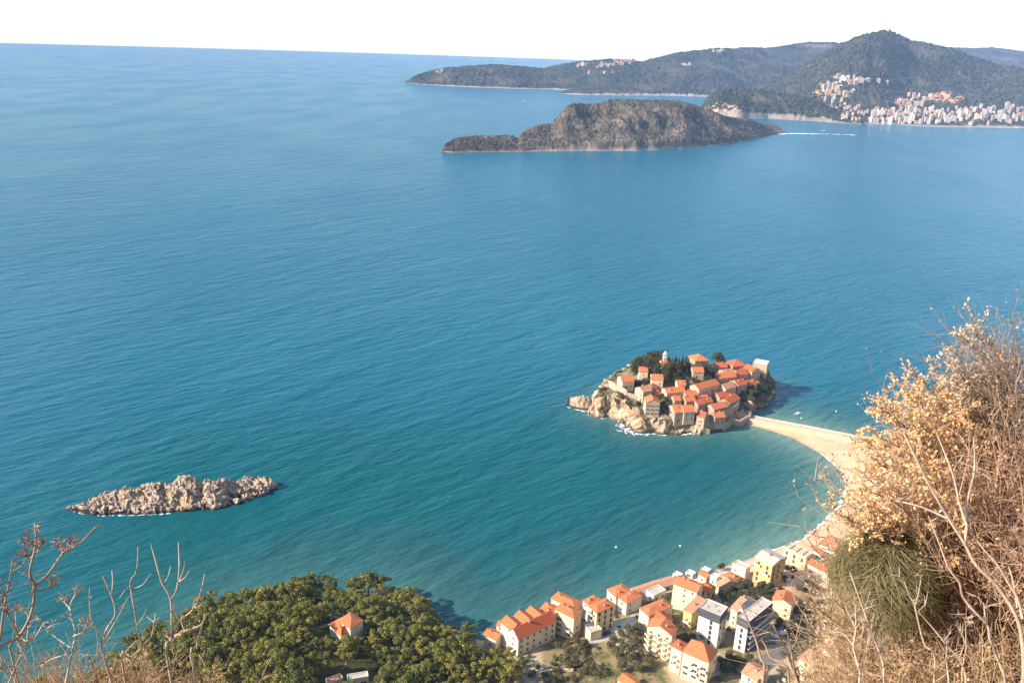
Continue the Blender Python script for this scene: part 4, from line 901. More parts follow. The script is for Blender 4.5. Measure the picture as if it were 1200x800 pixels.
# ================================================================== TREES
m_pine = mat('pine_needles', (.08, .10, .022), (.40, .38, .085), island=True, rough=.9, spec=.1, c3=(.17, .165, .040))
m_pine2 = mat('yellowish_pine_needles', (.09, .10, .024), (.43, .38, .09), island=True, rough=.9, spec=.1, c3=(.21, .19, .048))  # yellower needle colour for some of the tree variants
m_pine3 = mat('deep_pine_needles', (.065, .085, .028), (.31, .31, .09), island=True, rough=.9, spec=.1, c3=(.12, .128, .04))
m_olive = mat('olive_leaves', (.06, .060, .030), (.21, .18, .085), island=True, rough=.9, spec=.1, c3=(.13, .115, .055))
m_dark = mat('dark_leaves', (.030, .036, .016), (.12, .115, .05), island=True, rough=.9, spec=.1, c3=(.065, .068, .028))
m_bark = mat('bark', (.13, .09, .065), (.20, .15, .11), 2.0, .95)
def crown_np(lobes, n, s0, s1, seed, flat=1.0, tilt=.8):
    """many leaf-clump faces spread over uneven lobes; lobes are (x,y,z,r)"""
    rg = np.random.default_rng(seed); lo = np.array(lobes, float); w = lo[:, 3] ** 2; i = rg.choice(len(lo), n, p=w / w.sum())
    d = rg.normal(size=(n, 3)); d /= np.linalg.norm(d, axis=1)[:, None]; d[:, 2] = np.where(rg.random(n) < .6, np.abs(d[:, 2]), d[:, 2])
    rad = lo[i, 3] * (.55 + .5 * rg.random(n) ** .5); c = lo[i, :3] + d * rad[:, None] * np.array([1, 1, flat])
    nrm = d + rg.normal(size=(n, 3)) * tilt; nrm /= np.linalg.norm(nrm, axis=1)[:, None]
    a = np.cross(nrm, rg.normal(size=(n, 3))); a /= np.linalg.norm(a, axis=1)[:, None]; b = np.cross(nrm, a)
    s = (s0 + (s1 - s0) * rg.random(n))[:, None]
    V = np.stack([c - a * s, c - b * s * .7 + nrm * s * .25, c + a * s, c + b * s * .7 + nrm * s * .25], 1).reshape(-1, 3)
    return V, np.arange(4 * n).reshape(n, 4)
def tree_kind(name, kind, seed, m):
    rg = random.Random(seed); tr = MB()
    if kind == 'pine':
        H = rg.uniform(9.5, 12); lobes = []
        for k in range(rg.randint(20, 28)):
            a = rg.uniform(0, 6.28); zz = rg.uniform(.50, .95) * H; r_ = rg.uniform(.3, 1) * 4.2 * (1.25 - .85 * abs(zz / H - .66) / .34 * .7)
            lobes.append((r_ * math.cos(a), r_ * math.sin(a), zz, rg.uniform(.6, 1.35)))
        lobes.append((rg.uniform(-.5, .5), 0, H * .97, 1.3)); V, Fq = crown_np(lobes, 3800, .12, .28, seed, .85)
        tr.tube([(0, 0, -2), (.15, .1, H * .3), (-.1, .2, H * .6), (0, 0, H * .92)], [.28, .24, .17, .05], 6)
        for l_ in lobes[:7]: tr.tube([(0, 0, l_[2] * .72), (l_[0] * .5, l_[1] * .5, l_[2] * .88), l_[:3]], [.10, .07, .03], 4)
    elif kind == 'round':
        H = rg.uniform(5, 6.5); lobes = [(rg.uniform(-1.6, 1.6), rg.uniform(-1.6, 1.6), rg.uniform(.4, .85) * H, rg.uniform(.9, 1.6)) for _ in range(10)]
        V, Fq = crown_np(lobes, 1700, .13, .30, seed, .9)
        tr.tube([(0, 0, -1.5), (.1, 0, H * .35), (0, .1, H * .75)], [.22, .17, .06], 6)
        for l_ in lobes[:6]: tr.tube([(0, 0, H * .3), (l_[0] * .6, l_[1] * .6, l_[2] * .8), l_[:3]], [.09, .06, .02], 4)
    elif kind == 'cypress':
        H = rg.uniform(9, 12); lobes = [(rg.uniform(-.25, .25), rg.uniform(-.25, .25), H * (.1 + .88 * k / 13), 1.15 * (1 - (k / 13) ** 2.2) + .18) for k in range(14)]
        V, Fq = crown_np(lobes, 1500, .12, .26, seed, 1.2); tr.tube([(0, 0, -1.5), (0, 0, H * .8)], [.2, .05], 6)
    else:                   # low bush
        H = 2.4; lobes = [(rg.uniform(-1.3, 1.3), rg.uniform(-1.3, 1.3), rg.uniform(.25, .75) * H, rg.uniform(.6, 1.05)) for _ in range(8)]
        V, Fq = crown_np(lobes, 1100, .09, .22, seed, .8)
        for l_ in lobes[:5]: tr.tube([(0, 0, -.8), (l_[0] * .5, l_[1] * .5, l_[2] * .6), l_[:3]], [.07, .05, .02], 4)
    if kind == 'pine' and seed % 3: m = m_pine2 if seed % 3 == 1 else m_pine3
    return np_mesh('crown', V, Fq), tr.mesh('trunk'), m
KIND = {k: [tree_kind(k, kd, s0 + j, m) for j in range(n)] for k, kd, m, n, s0 in (('pine', 'pine', m_pine, 7, 100), ('olive', 'round', m_olive, 4, 200), ('wood', 'round', m_dark, 4, 300), ('cypress', 'cypress', m_dark, 3, 400), ('bush', 'bush', m_olive, 4, 500), ('dbush', 'bush', m_dark, 3, 600))}
for v in KIND.values():
    for cr, tr, m in v: cr.materials.append(m); tr.materials.append(m_bark)
rt = random.Random(77)
def plant(kind, name, p, s, label, cat, group, sz=None):
    cr, tr, m = rt.choice(KIND[kind]); e = empty(name, p, rt.uniform(0, 6.28)); e.scale = (s, s, sz or s * rt.uniform(.9, 1.12)); tag(e, label, cat, group)
    link('trunk', tr, None, e); link('crown', cr, None, e); return e
def project(x, y, z):
    d = np.array([x, y, z - CAMZ]); w = d @ fwd; return 600 + F * (d @ rgt) / w, 400 - F * (d @ upv) / w, w
# pine wood of the headland
KEEP = [(378, 716, 420, 742), (374, 786, 432, 802)]     # villa, modern house, clearing
cand = []; n_try = 0
while n_try < 14000 and len(cand) < 300:
    n_try += 1; x = rt.uniform(-215, 4); y = rt.uniform(235, 400)
    inl = float(poly_sd(np.array([x]), np.array([y]), POLY)[0])
    if inl < 3: continue
    z = float(LAND(x, y)); px, py, w = project(x, y, z); s = rt.choice((rt.uniform(.6, .9), rt.uniform(.8, 1.15), rt.uniform(1.0, 1.3)))
    qx, qy, _ = project(x, y, z + 11 * s)
    if not (-30 < px < 605 and qy < 815): continue
    if px > 560 and py < 742: continue
    rad = 4.6 * s * F / w; bad = qx + rad > 562 and qy - rad * .3 < 764
    for a, b, c, d in KEEP:
        if qx + rad > a and qx - rad < c and qy < d and py > b + 4: bad = True
    if bad and (py > 732 or px > 520): continue
    if math.hypot(x - v.location.x if False else 0, 0) > 1: continue
    if any((x - u[0]) ** 2 + (y - u[1]) ** 2 < (3.7 + 1.4 * rt.random()) ** 2 for u in cand): continue
    vil = [o for o in COL.objects if o.name in ('villa',)][0].location
    if math.hypot(x - vil.x, y - vil.y) < 8.5: continue
    cand.append((x, y, z, s))
for x, y, z, s in cand:
    plant('pine', 'pine_tree', (x, y, z - .3), s, 'sunlit green pine in the dense wood on the headland', 'tree', 'pines of the headland wood')
for px, py in ((372, 757), (385, 762), (402, 758), (418, 757), (364, 748), (352, 742), (430, 744), (438, 738)):    # lower pines in front of the villa
    p = hit(px, py + 6, LAND); plant('pine', 'pine_tree', p, .62, 'smaller pine growing right around the orange-roofed villa', 'tree', 'pines around the villa')
for px, py, s in ((552, 768, .8), (574, 778, .6), (588, 780, .6), (562, 782, .8), (598, 772, .7), (578, 782, .9), (610, 788, .8), (540, 760, .8), (590, 792, .8)):
    p = hit(px, py + 4, LAND); plant('pine', 'pine_tree', p, s, 'dark pine at the edge of the wood beside the long white building', 'tree', 'pines beside the long white building')
def group_plants(kind, name, pts, hf, s0, s1, label, cat, group, jit=0):
    for px, py in pts:
        p = hit(px + rt.uniform(-jit, jit), py + rt.uniform(-jit, jit), hf); plant(kind, name, (p[0], p[1], float(hf(p[0], p[1])) - .2), rt.uniform(s0, s1), label, cat, group)
group_plants('olive', 'olive_tree', [(718, 752), (727, 746), (737, 745), (748, 742), (730, 762), (741, 760), (752, 757), (724, 773), (738, 774), (750, 772), (760, 780), (746, 786), (728, 786), (716, 762)], LAND, .75, 1.2, 'grey-green olive tree on the slope left of the apartment house with rounded balconies', 'tree', 'olive trees on the slope')
group_plants('bush', 'bush', [(636, 790), (645, 780), (652, 789), (660, 776), (666, 784), (672, 770), (678, 778), (684, 766), (690, 774), (640, 798), (656, 796), (670, 794), (686, 786), (650, 770), (662, 766), (630, 782), (676, 762), (696, 784), (624, 794), (700, 792)], LAND, .8, 1.7, 'brown-green bush on the rough ground below the square block with the brown front', 'bush', 'bushes on the rough ground', 3)
group_plants('wood', 'broadleaf_tree', [(846, 702), (853, 698), (860, 696), (868, 695), (876, 694), (884, 697), (892, 694), (900, 697), (850, 708), (862, 706), (873, 705), (885, 706), (896, 704), (906, 700)], LAND, .8, 1.15, 'dark green tree in the row in front of the large tan building', 'tree', 'dark trees at the town centre')
p = hit(845, 669, LAND); plant('wood', 'broadleaf_tree', p, .75, 'lone dark tree on the seafront next to the white kiosks', 'tree', None)
group_plants('olive', 'garden_tree', [(792, 752), (798, 748), (804, 752), (811, 750), (800, 760), (786, 758)], LAND, .6, .85, 'green garden tree between the pyramid-roofed villa and the modern grey block', 'tree', 'trees between villa and block')
group_plants('dbush', 'bush', [(846, 778), (853, 773), (860, 779), (866, 772), (872, 776), (858, 786), (848, 788)], LAND, .9, 1.5, 'dark bush at the foot of the modern grey block', 'bush', 'bushes at the foot of the grey block')
group_plants('dbush', 'bush', [(936, 758), (944, 754), (952, 752), (960, 754), (948, 762), (958, 764), (934, 768), (908, 736), (915, 732), (922, 738), (930, 742)], LAND, 1.0, 2.0, 'dark bush beside the road right of the town', 'bush', 'bushes beside the road')
group_plants('bush', 'bush', [(934, 690), (942, 694), (950, 698), (925, 700), (936, 704), (948, 708), (960, 706), (955, 690), (945, 684), (930, 716), (942, 718), (955, 720), (965, 715), (938, 730), (950, 734), (962, 730)], LAND, .9, 1.7, 'pale dry bush on the bank below the long low white house', 'bush', 'dry bushes on the bank', 2)
# fortified island
GTI = 'trees on the fortified island'
def isl(kind, name, pts, s0, s1, label, cat, group):
    for px, py in pts:
        p = hit(px, py, ISLE, 0, 520, 760); plant(kind, name, (p[0], p[1], float(ISLE(p[0], p[1])) - .2), rt.uniform(s0, s1), label, cat, group)
isl('wood', 'broadleaf_tree', [(752, 431), (757, 428), (762, 426), (767, 425), (773, 427), (778, 430), (758, 434), (764, 432), (770, 434), (776, 437), (782, 440), (788, 444), (767, 440), (774, 443), (745, 436), (750, 440), (742, 440), (786, 436), (793, 440), (781, 448), (790, 450), (749, 428), (754, 424), (760, 421), (766, 421), (746, 432), (771, 423)], 1.1, 1.7, 'round dark tree in the wood on the left of the island top, near the church', 'tree', 'wood on the island top')
isl('cypress', 'cypress', [(783, 431), (787, 432), (791, 430), (795, 433), (799, 431), (803, 429), (806, 432), (790, 437), (797, 438), (802, 436), (786, 438), (808, 436)], .8, 1.15, 'tall narrow cypress in the row on the top of the island', 'cypress', 'cypresses on the island top')
p = hit(840, 431, ISLE, 0, 520, 760); plant('wood', 'broadleaf_tree', p, 1.9, 'largest round dark tree at the top right of the island', 'tree', None)
isl('wood', 'broadleaf_tree', [(812, 440), (818, 437), (825, 436), (832, 434), (847, 434), (822, 443), (830, 441), (836, 440), (812, 448), (817, 452), (808, 454), (801, 446), (796, 452), (828, 448), (842, 444), (803, 460), (813, 462)], .55, .95, 'small dark tree between the upper houses of the island', 'tree', 'trees between the upper island houses')
isl('dbush', 'bush', [(732, 455), (737, 453), (742, 456), (747, 453), (751, 457), (744, 450), (738, 447), (730, 449), (755, 449), (760, 452), (764, 447), (756, 460)], 1.0, 1.8, 'dark bush in the garden behind the fortress wall of the island', 'bush', 'bushes behind the fortress wall')
isl('wood', 'broadleaf_tree', [(775, 478), (780, 474), (784, 480), (778, 485), (786, 486), (777, 468), (783, 466)], .6, .95, 'dark tree in the hollow between the tower-like house and the front block', 'tree', 'trees in the hollow of the island')
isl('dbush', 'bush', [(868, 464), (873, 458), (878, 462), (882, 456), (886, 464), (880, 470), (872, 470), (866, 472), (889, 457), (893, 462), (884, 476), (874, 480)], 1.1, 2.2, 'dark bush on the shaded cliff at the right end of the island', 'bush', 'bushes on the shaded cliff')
isl('bush', 'bush', [(722, 470), (727, 466), (735, 474), (741, 478), (746, 474), (752, 472), (748, 466), (756, 476), (731, 468)], .8, 1.6, 'olive-green bush growing on the beige cliff face of the island', 'bush', 'bushes on the beige cliff')
# palm in the garden
def palm(p, h, label):
    e = empty('palm_tree', p); tag(e, label, 'palm'); mb = MB(); mb.tube([(0, 0, -.5), (.1, 0, h * .5), (0, .05, h)], [.22, .17, .15], 6); mb.build('trunk', m_bark, e)
    mb = MB(); rg = random.Random(3)
    for k in range(20):
        a = k * 2.4; el = rg.uniform(-.2, 1.1); L = 2.2; pr = None
        for s in range(5):
            t = s / 4; r_ = L * t * math.cos(el * (1 - t * .6)); z = h + L * t * math.sin(el) - 1.5 * t * t; w = .28 * (1 - t) + .03
            q = (Vector((r_ * math.cos(a) - w * math.sin(a), r_ * math.sin(a) + w * math.cos(a), z - .1)), Vector((r_ * math.cos(a), r_ * math.sin(a), z + .05)), Vector((r_ * math.cos(a) + w * math.sin(a), r_ * math.sin(a) - w * math.cos(a), z - .1)))
            if pr: mb.poly([pr[0], q[0], q[1], pr[1]]); mb.poly([pr[1], q[1], q[2], pr[2]])
            pr = q
    mb.build('crown', m_olive, e)
palm(hit(820, 755, LAND), 4.5, 'small palm at the white wall of the modern grey block')

# small garden bushes wherever the houses leave room
hs = [(o.location.x, o.location.y, max(7.0, max(abs(v) for c in o.children if c.name.startswith('wall') for b in c.bound_box for v in b[:2]))) for o in COL.objects if o.parent is None and o.get('group') == GT]
town_px = [(600, 742, 700, 762), (690, 718, 760, 740), (760, 700, 800, 735), (800, 690, 850, 720), (830, 705, 900, 735), (760, 740, 800, 790), (850, 735, 900, 790), (880, 660, 930, 690), (900, 690, 940, 730), (780, 770, 880, 800), (900, 755, 960, 800)]
ng = 0
for k in range(900):
    a = rt.choice(town_px); p = hit(rt.uniform(a[0], a[2]), rt.uniform(a[1], a[3]), LAND)
    if ng > 75: break
    if float(poly_sd(np.array([p[0]]), np.array([p[1]]), POLY)[0]) < 9: continue
    if any(math.hypot(p[0] - x, p[1] - y) < r_ + 1.0 for x, y, r_ in hs): continue
    ng += 1; plant(rt.choice(('bush', 'dbush', 'olive')), 'garden_bush', (p[0], p[1], float(LAND(p[0], p[1])) - .2), rt.uniform(.45, .85), 'small green bush in the gardens between the houses of the shore town', 'bush', 'garden bushes of the shore town')

def low_scrub(n, seed):
    rg = np.random.default_rng(seed); x = rg.uniform(-20, 150, n); y = rg.uniform(235, 400, n); inl = poly_sd(x, y, POLY); z = LAND(x, y)
    k = (inl > 16) & (fbm(x / 12, y / 12, 3, 14) > -.05) & (z < 60)
    for hx, hy, r_ in hs: k &= (x - hx) ** 2 + (y - hy) ** 2 > (r_ * .8) ** 2
    for o in COL.objects:
        if o.name.startswith('road'):
            c = np.array([v.co[:2] for v in o.data.vertices])
            for q in c[::4]: k &= (x - q[0]) ** 2 + (y - q[1]) ** 2 > 36
    x, y, z = x[k], y[k], z[k]; lo = np.stack([x, y, z + .1, .25 + .5 * rg.random(len(x)) ** 2], -1); V, Fq = crown_np(lo, 26000, .08, .22, seed, .9)
    tag(link('low_scrub', np_mesh('low_scrub', V, Fq), m_olive), 'low brown-green scrub on the rough ground between the houses', 'scrub', kind='stuff')
low_scrub(5200, 9)
# ================================================================== NEAR BRUSH ON THE HILLSIDE
m_twig = mat('grey_bark', (.36, .26, .20), (.22, .15, .11), 9.0, .9, .004, 40.)
m_pale = mat('pale_bark', (.50, .40, .31), (.30, .22, .16), 7.0, .85, .004, 40.)
m_red = mat('reddish_twigs', (.66, .44, .31), (.38, .23, .155), island=True, rough=.9)
m_grass = mat('dry_twigs', (.68, .48, .30), (.36, .24, .14), island=True, rough=.9)
def leafmat(name, a, b, c):
    m = mat(name, a, b, island=True, rough=.75, spec=.2, c3=c); n = m.node_tree.nodes; l = m.node_tree.links
    tr = n.new('ShaderNodeBsdfTranslucent'); mx = n.new('ShaderNodeMixShader'); mx.inputs[0].default_value = .35
    src = [x for x in n if x.type == 'VALTORGB'][0]; l.new(src.outputs[0], tr.inputs[0])
    l.new(bsdf(m).outputs[0], mx.inputs[1]); l.new(tr.outputs[0], mx.inputs[2]); l.new(mx.outputs[0], n['Material Output'].inputs[0]); return m
m_leaf = leafmat('dead_oak_leaves', (.72, .43, .19), (.86, .65, .40), (.79, .53, .28))
m_leaf3 = leafmat('pale_dead_leaves', (.62, .42, .24), (.80, .64, .46), (.70, .52, .33))
m_leaf2 = leafmat('tan_leaves', (.42, .28, .15), (.66, .46, .28), (.54, .37, .21))
m_broom = mat('broom_stems', (.085, .082, .034), (.36, .29, .15), island=True, rough=.8, c3=(.17, .155, .07))
def ground(x, y): return float(HILL(x, y)) if y < 99 else float(LAND(x, y))
def px_path(pts, d0, d1=None):          # a branch: its bends at rising distances
    d1 = d0 if d1 is None else d1; n = len(pts)
    return [Vector(at_d(x, y, d0 + (d1 - d0) * i / max(1, n - 1))) for i, (x, y) in enumerate(pts)]
def smooth(P, k=3):
    Q = []
    for i in range(len(P) - 1):
        a, b, c, d = P[max(i - 1, 0)], P[i], P[i + 1], P[min(i + 2, len(P) - 1)]
        for s in range(k):
            t = s / k; Q.append(.5 * ((2 * b) + (c - a) * t + (2 * a - 5 * b + 4 * c - d) * t * t + (3 * b - a - 3 * c + d) * t ** 3))
    return Q + [P[-1]]
class Tw:                                # collects thin tubes and leaves fast
    def __init__(s): s.V = []; s.Fc = []; s.n = 0
    def tube(s, pts, r0, r1, k=4):
        P = np.array([tuple(p) for p in pts]); m = len(P); d = np.gradient(P, axis=0); d /= np.linalg.norm(d, axis=1)[:, None] + 1e-9
        ref = np.array([.3, -.9, .2]) if abs(d[0] @ np.array([.3, -.9, .2])) < .85 else np.array([.8, .2, .5])
        a = np.cross(d, ref); a /= np.linalg.norm(a, axis=1)[:, None] + 1e-9; b = np.cross(d, a); r = np.linspace(r0, r1, m)[:, None, None]
        th = np.arange(k) * 2 * math.pi / k
        V = P[:, None] + r * (a[:, None] * np.cos(th)[None, :, None] + b[:, None] * np.sin(th)[None, :, None])
        i = s.n + np.arange(m * k).reshape(m, k); j = np.roll(i, -1, 1)
        s.V.append(V.reshape(-1, 3)); s.Fc.append(np.stack([i[:-1], j[:-1], j[1:], i[1:]], -1).reshape(-1, 4)); s.n += m * k
    def mesh(s, name, sm=True): return np_mesh(name, np.concatenate(s.V), np.concatenate(s.Fc), sm)
def leaves_mesh(name, C, N, L, W_, seed):
    rg = np.random.default_rng(seed); n = len(C); C = np.array(C); d = np.array(N) + rg.normal(size=(n, 3)) * .8; d /= np.linalg.norm(d, axis=1)[:, None]
    s = np.cross(d, rg.normal(size=(n, 3))); s /= np.linalg.norm(s, axis=1)[:, None]; u = np.cross(d, s); l = (L * (.6 + .7 * rg.random(n)))[:, None]; w = l * W_
    c1 = rg.normal(size=(n, 1)) * .2
    V = np.stack([C, C + d * l * .45 + s * w + u * l * .12, C + d * l + u * l * c1, C + d * l * .45 - s * w + u * l * .12], 1)
    i = np.arange(4 * n).reshape(n, 4); return np_mesh(name, V.reshape(-1, 3), np.concatenate([i[:, [0, 1, 2]], i[:, [0, 2, 3]]]), False)
def rvec(rg): 
    v = Vector((rg.gauss(0, 1), rg.gauss(0, 1), rg.gauss(0, 1))); return v.normalized()
def root_down(P, sway=.25, rg=random):
    """carry the lowest end of a stem down to the ground it grows from"""
    p = P[0]; q = p.copy()
    for _ in range(60):
        g = ground(q.x, q.y)
        if q.z <= g: break
        q = q + Vector((rg.uniform(-.02, .05), rg.uniform(.0, .04), -.25))
    q.z -= .15
    return [q, q.lerp(p, .5) + Vector((rg.uniform(-.08, .08), rg.uniform(-.08, .08), 0))] + P
def leafy_shrub(name, label, limbs, seed, leafm, tw_len=(.18, .5), step=.05, leaf=.031, per=16, rad=.012, cat='shrub', dens=lambda t: 1.0, start=.25, wratio=.32):
    rg = random.Random(seed); e = empty(name, limbs[0][0]); tag(e, label, cat); T = Tw(); C = []; N = []
    def P0(p): return p - e.location
    for li, P in enumerate(limbs):
        S = smooth(P, 5); L = [0]
        for a, b in zip(S, S[1:]): L.append(L[-1] + (b - a).length)
        T.tube([P0(p) for p in S], rad * (1 if li == 0 else .75), .004, 5); u = L[-1] * start
        while u < L[-1]:
            k = max(0, np.searchsorted(L, u) - 1); k = min(k, len(S) - 2); f = (u - L[k]) / max(1e-6, L[k + 1] - L[k]); p = S[k].lerp(S[k + 1], f); d = (S[k + 1] - S[k]).normalized()
            t = u / L[-1]; u += step * rg.uniform(.5, 1.5)
            if rg.random() > dens(t): continue
            ln = rg.uniform(*tw_len) * (1.15 - .6 * t); dv = (d * .55 + rvec(rg) * .9 + Vector((0, 0, .15))).normalized(); dv2 = (dv + rvec(rg) * .4 + Vector((0, 0, .15))).normalized()
            q = [p, p + dv * ln * .5, p + dv * ln * .5 + dv2 * ln * .5]; T.tube([P0(x) for x in q], .0045, .0015, 3)
            for j in range(int(per * ln / .35 * rg.uniform(.5, 1.4))):
                s = rg.uniform(.25, 1); c = q[0].lerp(q[1], s * 2) if s < .5 else q[1].lerp(q[2], s * 2 - 1)
                C.append(tuple(P0(c) + rvec(rg) * .015)); N.append(tuple(dv2 * .5 + rvec(rg) * .6 + Vector((0, 0, -.15))))
            if rg.random() < .5:
                dv3 = (dv + rvec(rg)).normalized(); T.tube([P0(q[1]), P0(q[1] + dv3 * ln * .5)], .003, .001, 3)
                for j in range(int(per * .4)): C.append(tuple(P0(q[1] + dv3 * ln * .5 * rg.uniform(.3, 1)))); N.append(tuple(dv3))
    link('branch', T.mesh('branches'), m_twig, e)
    if C: link('foliage', leaves_mesh('foliage', C, N, leaf, wratio, seed), leafm, e)
    return e
# golden shrub: limbs fan up and to the left from its foot below the right edge
rg = random.Random(4)
def fan(root, tips, d0, dj, bend=.12):
    out = []
    for (tx, ty) in tips:
        d = d0 + rg.uniform(-dj, dj); n = 5; P = []
        for i in range(n):
            t = i / (n - 1); x = root[0] + (tx - root[0]) * t; y = root[1] + (ty - root[1]) * t - math.sin(t * math.pi) * 18 * (1 if tx < root[0] - 60 else .3)
            P.append(Vector(at_d(x + rg.uniform(-6, 6), y + rg.uniform(-6, 6), d0 + (d - d0) * t)))
        out.append(P)
    return out
tipsA = [(1140, 374), (1132, 392), (1158, 398), (1108, 412), (1120, 425), (1098, 428), (1090, 441), (1148, 420), (1104, 452), (1128, 452), (1078, 446), (1066, 436)]
A1 = fan((1232, 640), tipsA, 9.0, 1.2); A1[0] = root_down(A1[0], rg=rg)
leafy_shrub('oak_shrub', 'tallest golden shrub with dead leaves, its tip pointing up at the right edge', A1, 11, m_leaf3, step=.040, per=22, start=.55, dens=lambda t: .95)
tipsB = [(1064, 462), (1048, 455), (1036, 468), (1024, 476), (1066, 480), (1084, 470), (1100, 474), (1120, 478), (1045, 490), (1022, 500), (1012, 512), (1075, 500), (1016, 530), (1040, 520)]
B1 = fan((1215, 690), tipsB, 8.4, 1.0); B1[0] = root_down(B1[0], rg=rg)
leafy_shrub('oak_shrub', 'widest golden shrub with dense dead leaves in front of the causeway end', B1, 12, m_leaf, step=.022, per=29, start=.30, dens=lambda t: 1.0)
tipsC = [(1005, 548), (1012, 566), (1022, 585), (1006, 600), (1028, 560), (1050, 545), (1074, 535), (1095, 545), (1012, 606), (1040, 600), (1060, 590), (1085, 575), (1110, 560), (990, 606), (1030, 612), (1004, 612)]
C1 = fan((1185, 745), tipsC, 7.8, .9); C1[0] = root_down(C1[0], rg=rg)
leafy_shrub('oak_shrub', 'golden shrub with dead leaves low over the beach, just above the green broom', C1, 13, m_leaf, step=.024, per=27, start=.30, dens=lambda t: .92)
D1 = [px_path([(1075, 640), (1035, 615), (1000, 596), (975, 572), (962, 552)], 7.2, 7.8), px_path([(1060, 640), (1015, 622), (985, 610), (968, 598), (955, 580)], 7.2, 7.6), px_path([(1060, 650), (1010, 640), (980, 632), (958, 628), (946, 622)], 7.3, 7.6), px_path([(1050, 655), (1005, 650), (975, 645), (952, 640)], 7.3, 7.5), px_path([(1040, 640), (1005, 600), (990, 570), (978, 548), (974, 540)], 7.4, 8.0)]
D1[0] = root_down(D1[0], rg=rg)
leafy_shrub('oak_shrub', 'thin leafy spray of a tan shrub reaching left over the curve of the beach', D1, 14, m_leaf2, step=.05, per=9, start=.3, dens=lambda t: .85, tw_len=(.12, .34), rad=.006)
tipsE = [(948, 708), (958, 696), (972, 694), (960, 722), (966, 716), (980, 706), (984, 730), (992, 722), (1004, 748)]
E1 = fan((1080, 850), tipsE, 8.2, .8); E1[0] = root_down(E1[0], rg=rg)
leafy_shrub('oak_shrub', 'tan leafy shrub left of the green broom, in front of the lowest town houses', E1, 15, m_leaf2, step=.042, per=14, start=.4, dens=lambda t: .75)
# bare thickets
def thicket(name, label, spots, seed, m, n, ln, lean, r=.0045, leafm=None, nl=0, cat='shrub', rad=.35, leaf=.030):
    rg = random.Random(seed); p0 = Vector(at_d(*spots[0])); e = empty(name, p0); tag(e, label, cat); T = Tw(); C = []; N = []
    for k in range(n):
        x, y, d = rg.choice(spots); p = Vector(at_d(x, y, d)) + Vector((rg.gauss(0, rad), rg.gauss(0, rad), rg.gauss(0, rad * .4))) - p0
        dv = (Vector(lean) + rvec(rg) * .55).normalized(); L = rg.uniform(*ln); P = [p - dv * L * .3 + Vector((0, 0, -.25))]; 
        for s in range(5): P.append(P[-1] + dv * L / 4); dv = (dv + rvec(rg) * .22 + Vector((0, 0, -.03))).normalized()
        T.tube(P, r * rg.uniform(.7, 1.8), .0012, 3)
        for q in range(5):
            i = rg.randint(1, 4); b = (dv + rvec(rg) * .9).normalized(); l2 = L * rg.uniform(.15, .4); T.tube([P[i], P[i] + b * l2 * .5, P[i] + (b + rvec(rg) * .25) * l2], r * .6, .001, 3)
            for _ in range(nl): C.append(tuple(P[i] + b * l2 * rg.uniform(.2, 1))); N.append(tuple(b))
    # the stool it grows from
    q = Vector(p0); g = ground(q.x, q.y); T.tube([Vector((0, 0, min(-.3, g - p0.z - .2))), Vector((.05, 0, -.2)), Vector((0, 0, .2))], .02, .008, 5)
    link('branch', T.mesh('branches'), m, e)
    if C: link('foliage', leaves_mesh('foliage', C, N, leaf, .3, seed), leafm, e)
    return e
UL = (-.55, .1, .75)
thicket('bare_shrub', 'grey leafless shrub at the right edge above the golden shrubs', [(1190, 440, 8.2), (1178, 470, 8.2), (1205, 410, 8.2), (1168, 500, 8.2), (1200, 480, 8.2), (1190, 520, 9.2)], 21, m_twig, 420, (.4, .85), (-.35, .1, .8), leafm=m_leaf2, nl=1, rad=.25)
thicket('bare_shrub', 'reddish-brown leafless thicket at the right edge beside the tall forked stem', [(1165, 560, 7.6), (1185, 560, 7.8), (1195, 600, 7.6), (1165, 600, 7.4), (1185, 640, 7.4), (1150, 620, 7.6), (1195, 530, 7.8)], 22, m_red, 480, (.5, 1.1), UL, leafm=m_leaf2, nl=1)
thicket('bare_shrub', 'dense reddish twigs filling the lower right corner', [(1120, 700, 8.2), (1150, 690, 8.2), (1180, 700, 8.2), (1140, 730, 8.0), (1175, 745, 7.8), (1195, 690, 8.4), (1110, 735, 8.0)], 23, m_red, 1100, (.4, 1.0), UL)
thicket('bare_shrub', 'brown thicket along the bottom edge right of the green broom', [(1080, 770, 7.6), (1110, 775, 7.4), (1145, 780, 7.2), (1180, 790, 7.2), (1060, 790, 7.4), (1195, 770, 7.4), (1095, 745, 7.8)], 24, m_grass, 1300, (.35, .9), UL, leafm=m_leaf2, nl=1)
thicket('bare_shrub', 'olive-brown thicket at the bottom edge below the lowest town houses', [(1020, 812, 8.0), (1035, 800, 8.0), (1045, 790, 7.8), (1060, 780, 7.8), (1000, 830, 8.0), (1050, 805, 7.6), (1065, 765, 8.0), (1075, 745, 8.2)], 25, m_grass, 1000, (.3, .65), (-.1, .1, .9), leafm=m_leaf2, nl=2, rad=.22)
thicket('bare_shrub', 'mixed twigs and tan leaves behind the green broom', [(1100, 650, 7.9), (1120, 655, 7.9), (1115, 625, 8.0), (1140, 640, 7.9), (1150, 665, 7.8), (1090, 670, 7.9)], 26, m_grass, 900, (.35, .8), UL, leafm=m_leaf, nl=2, rad=.28)
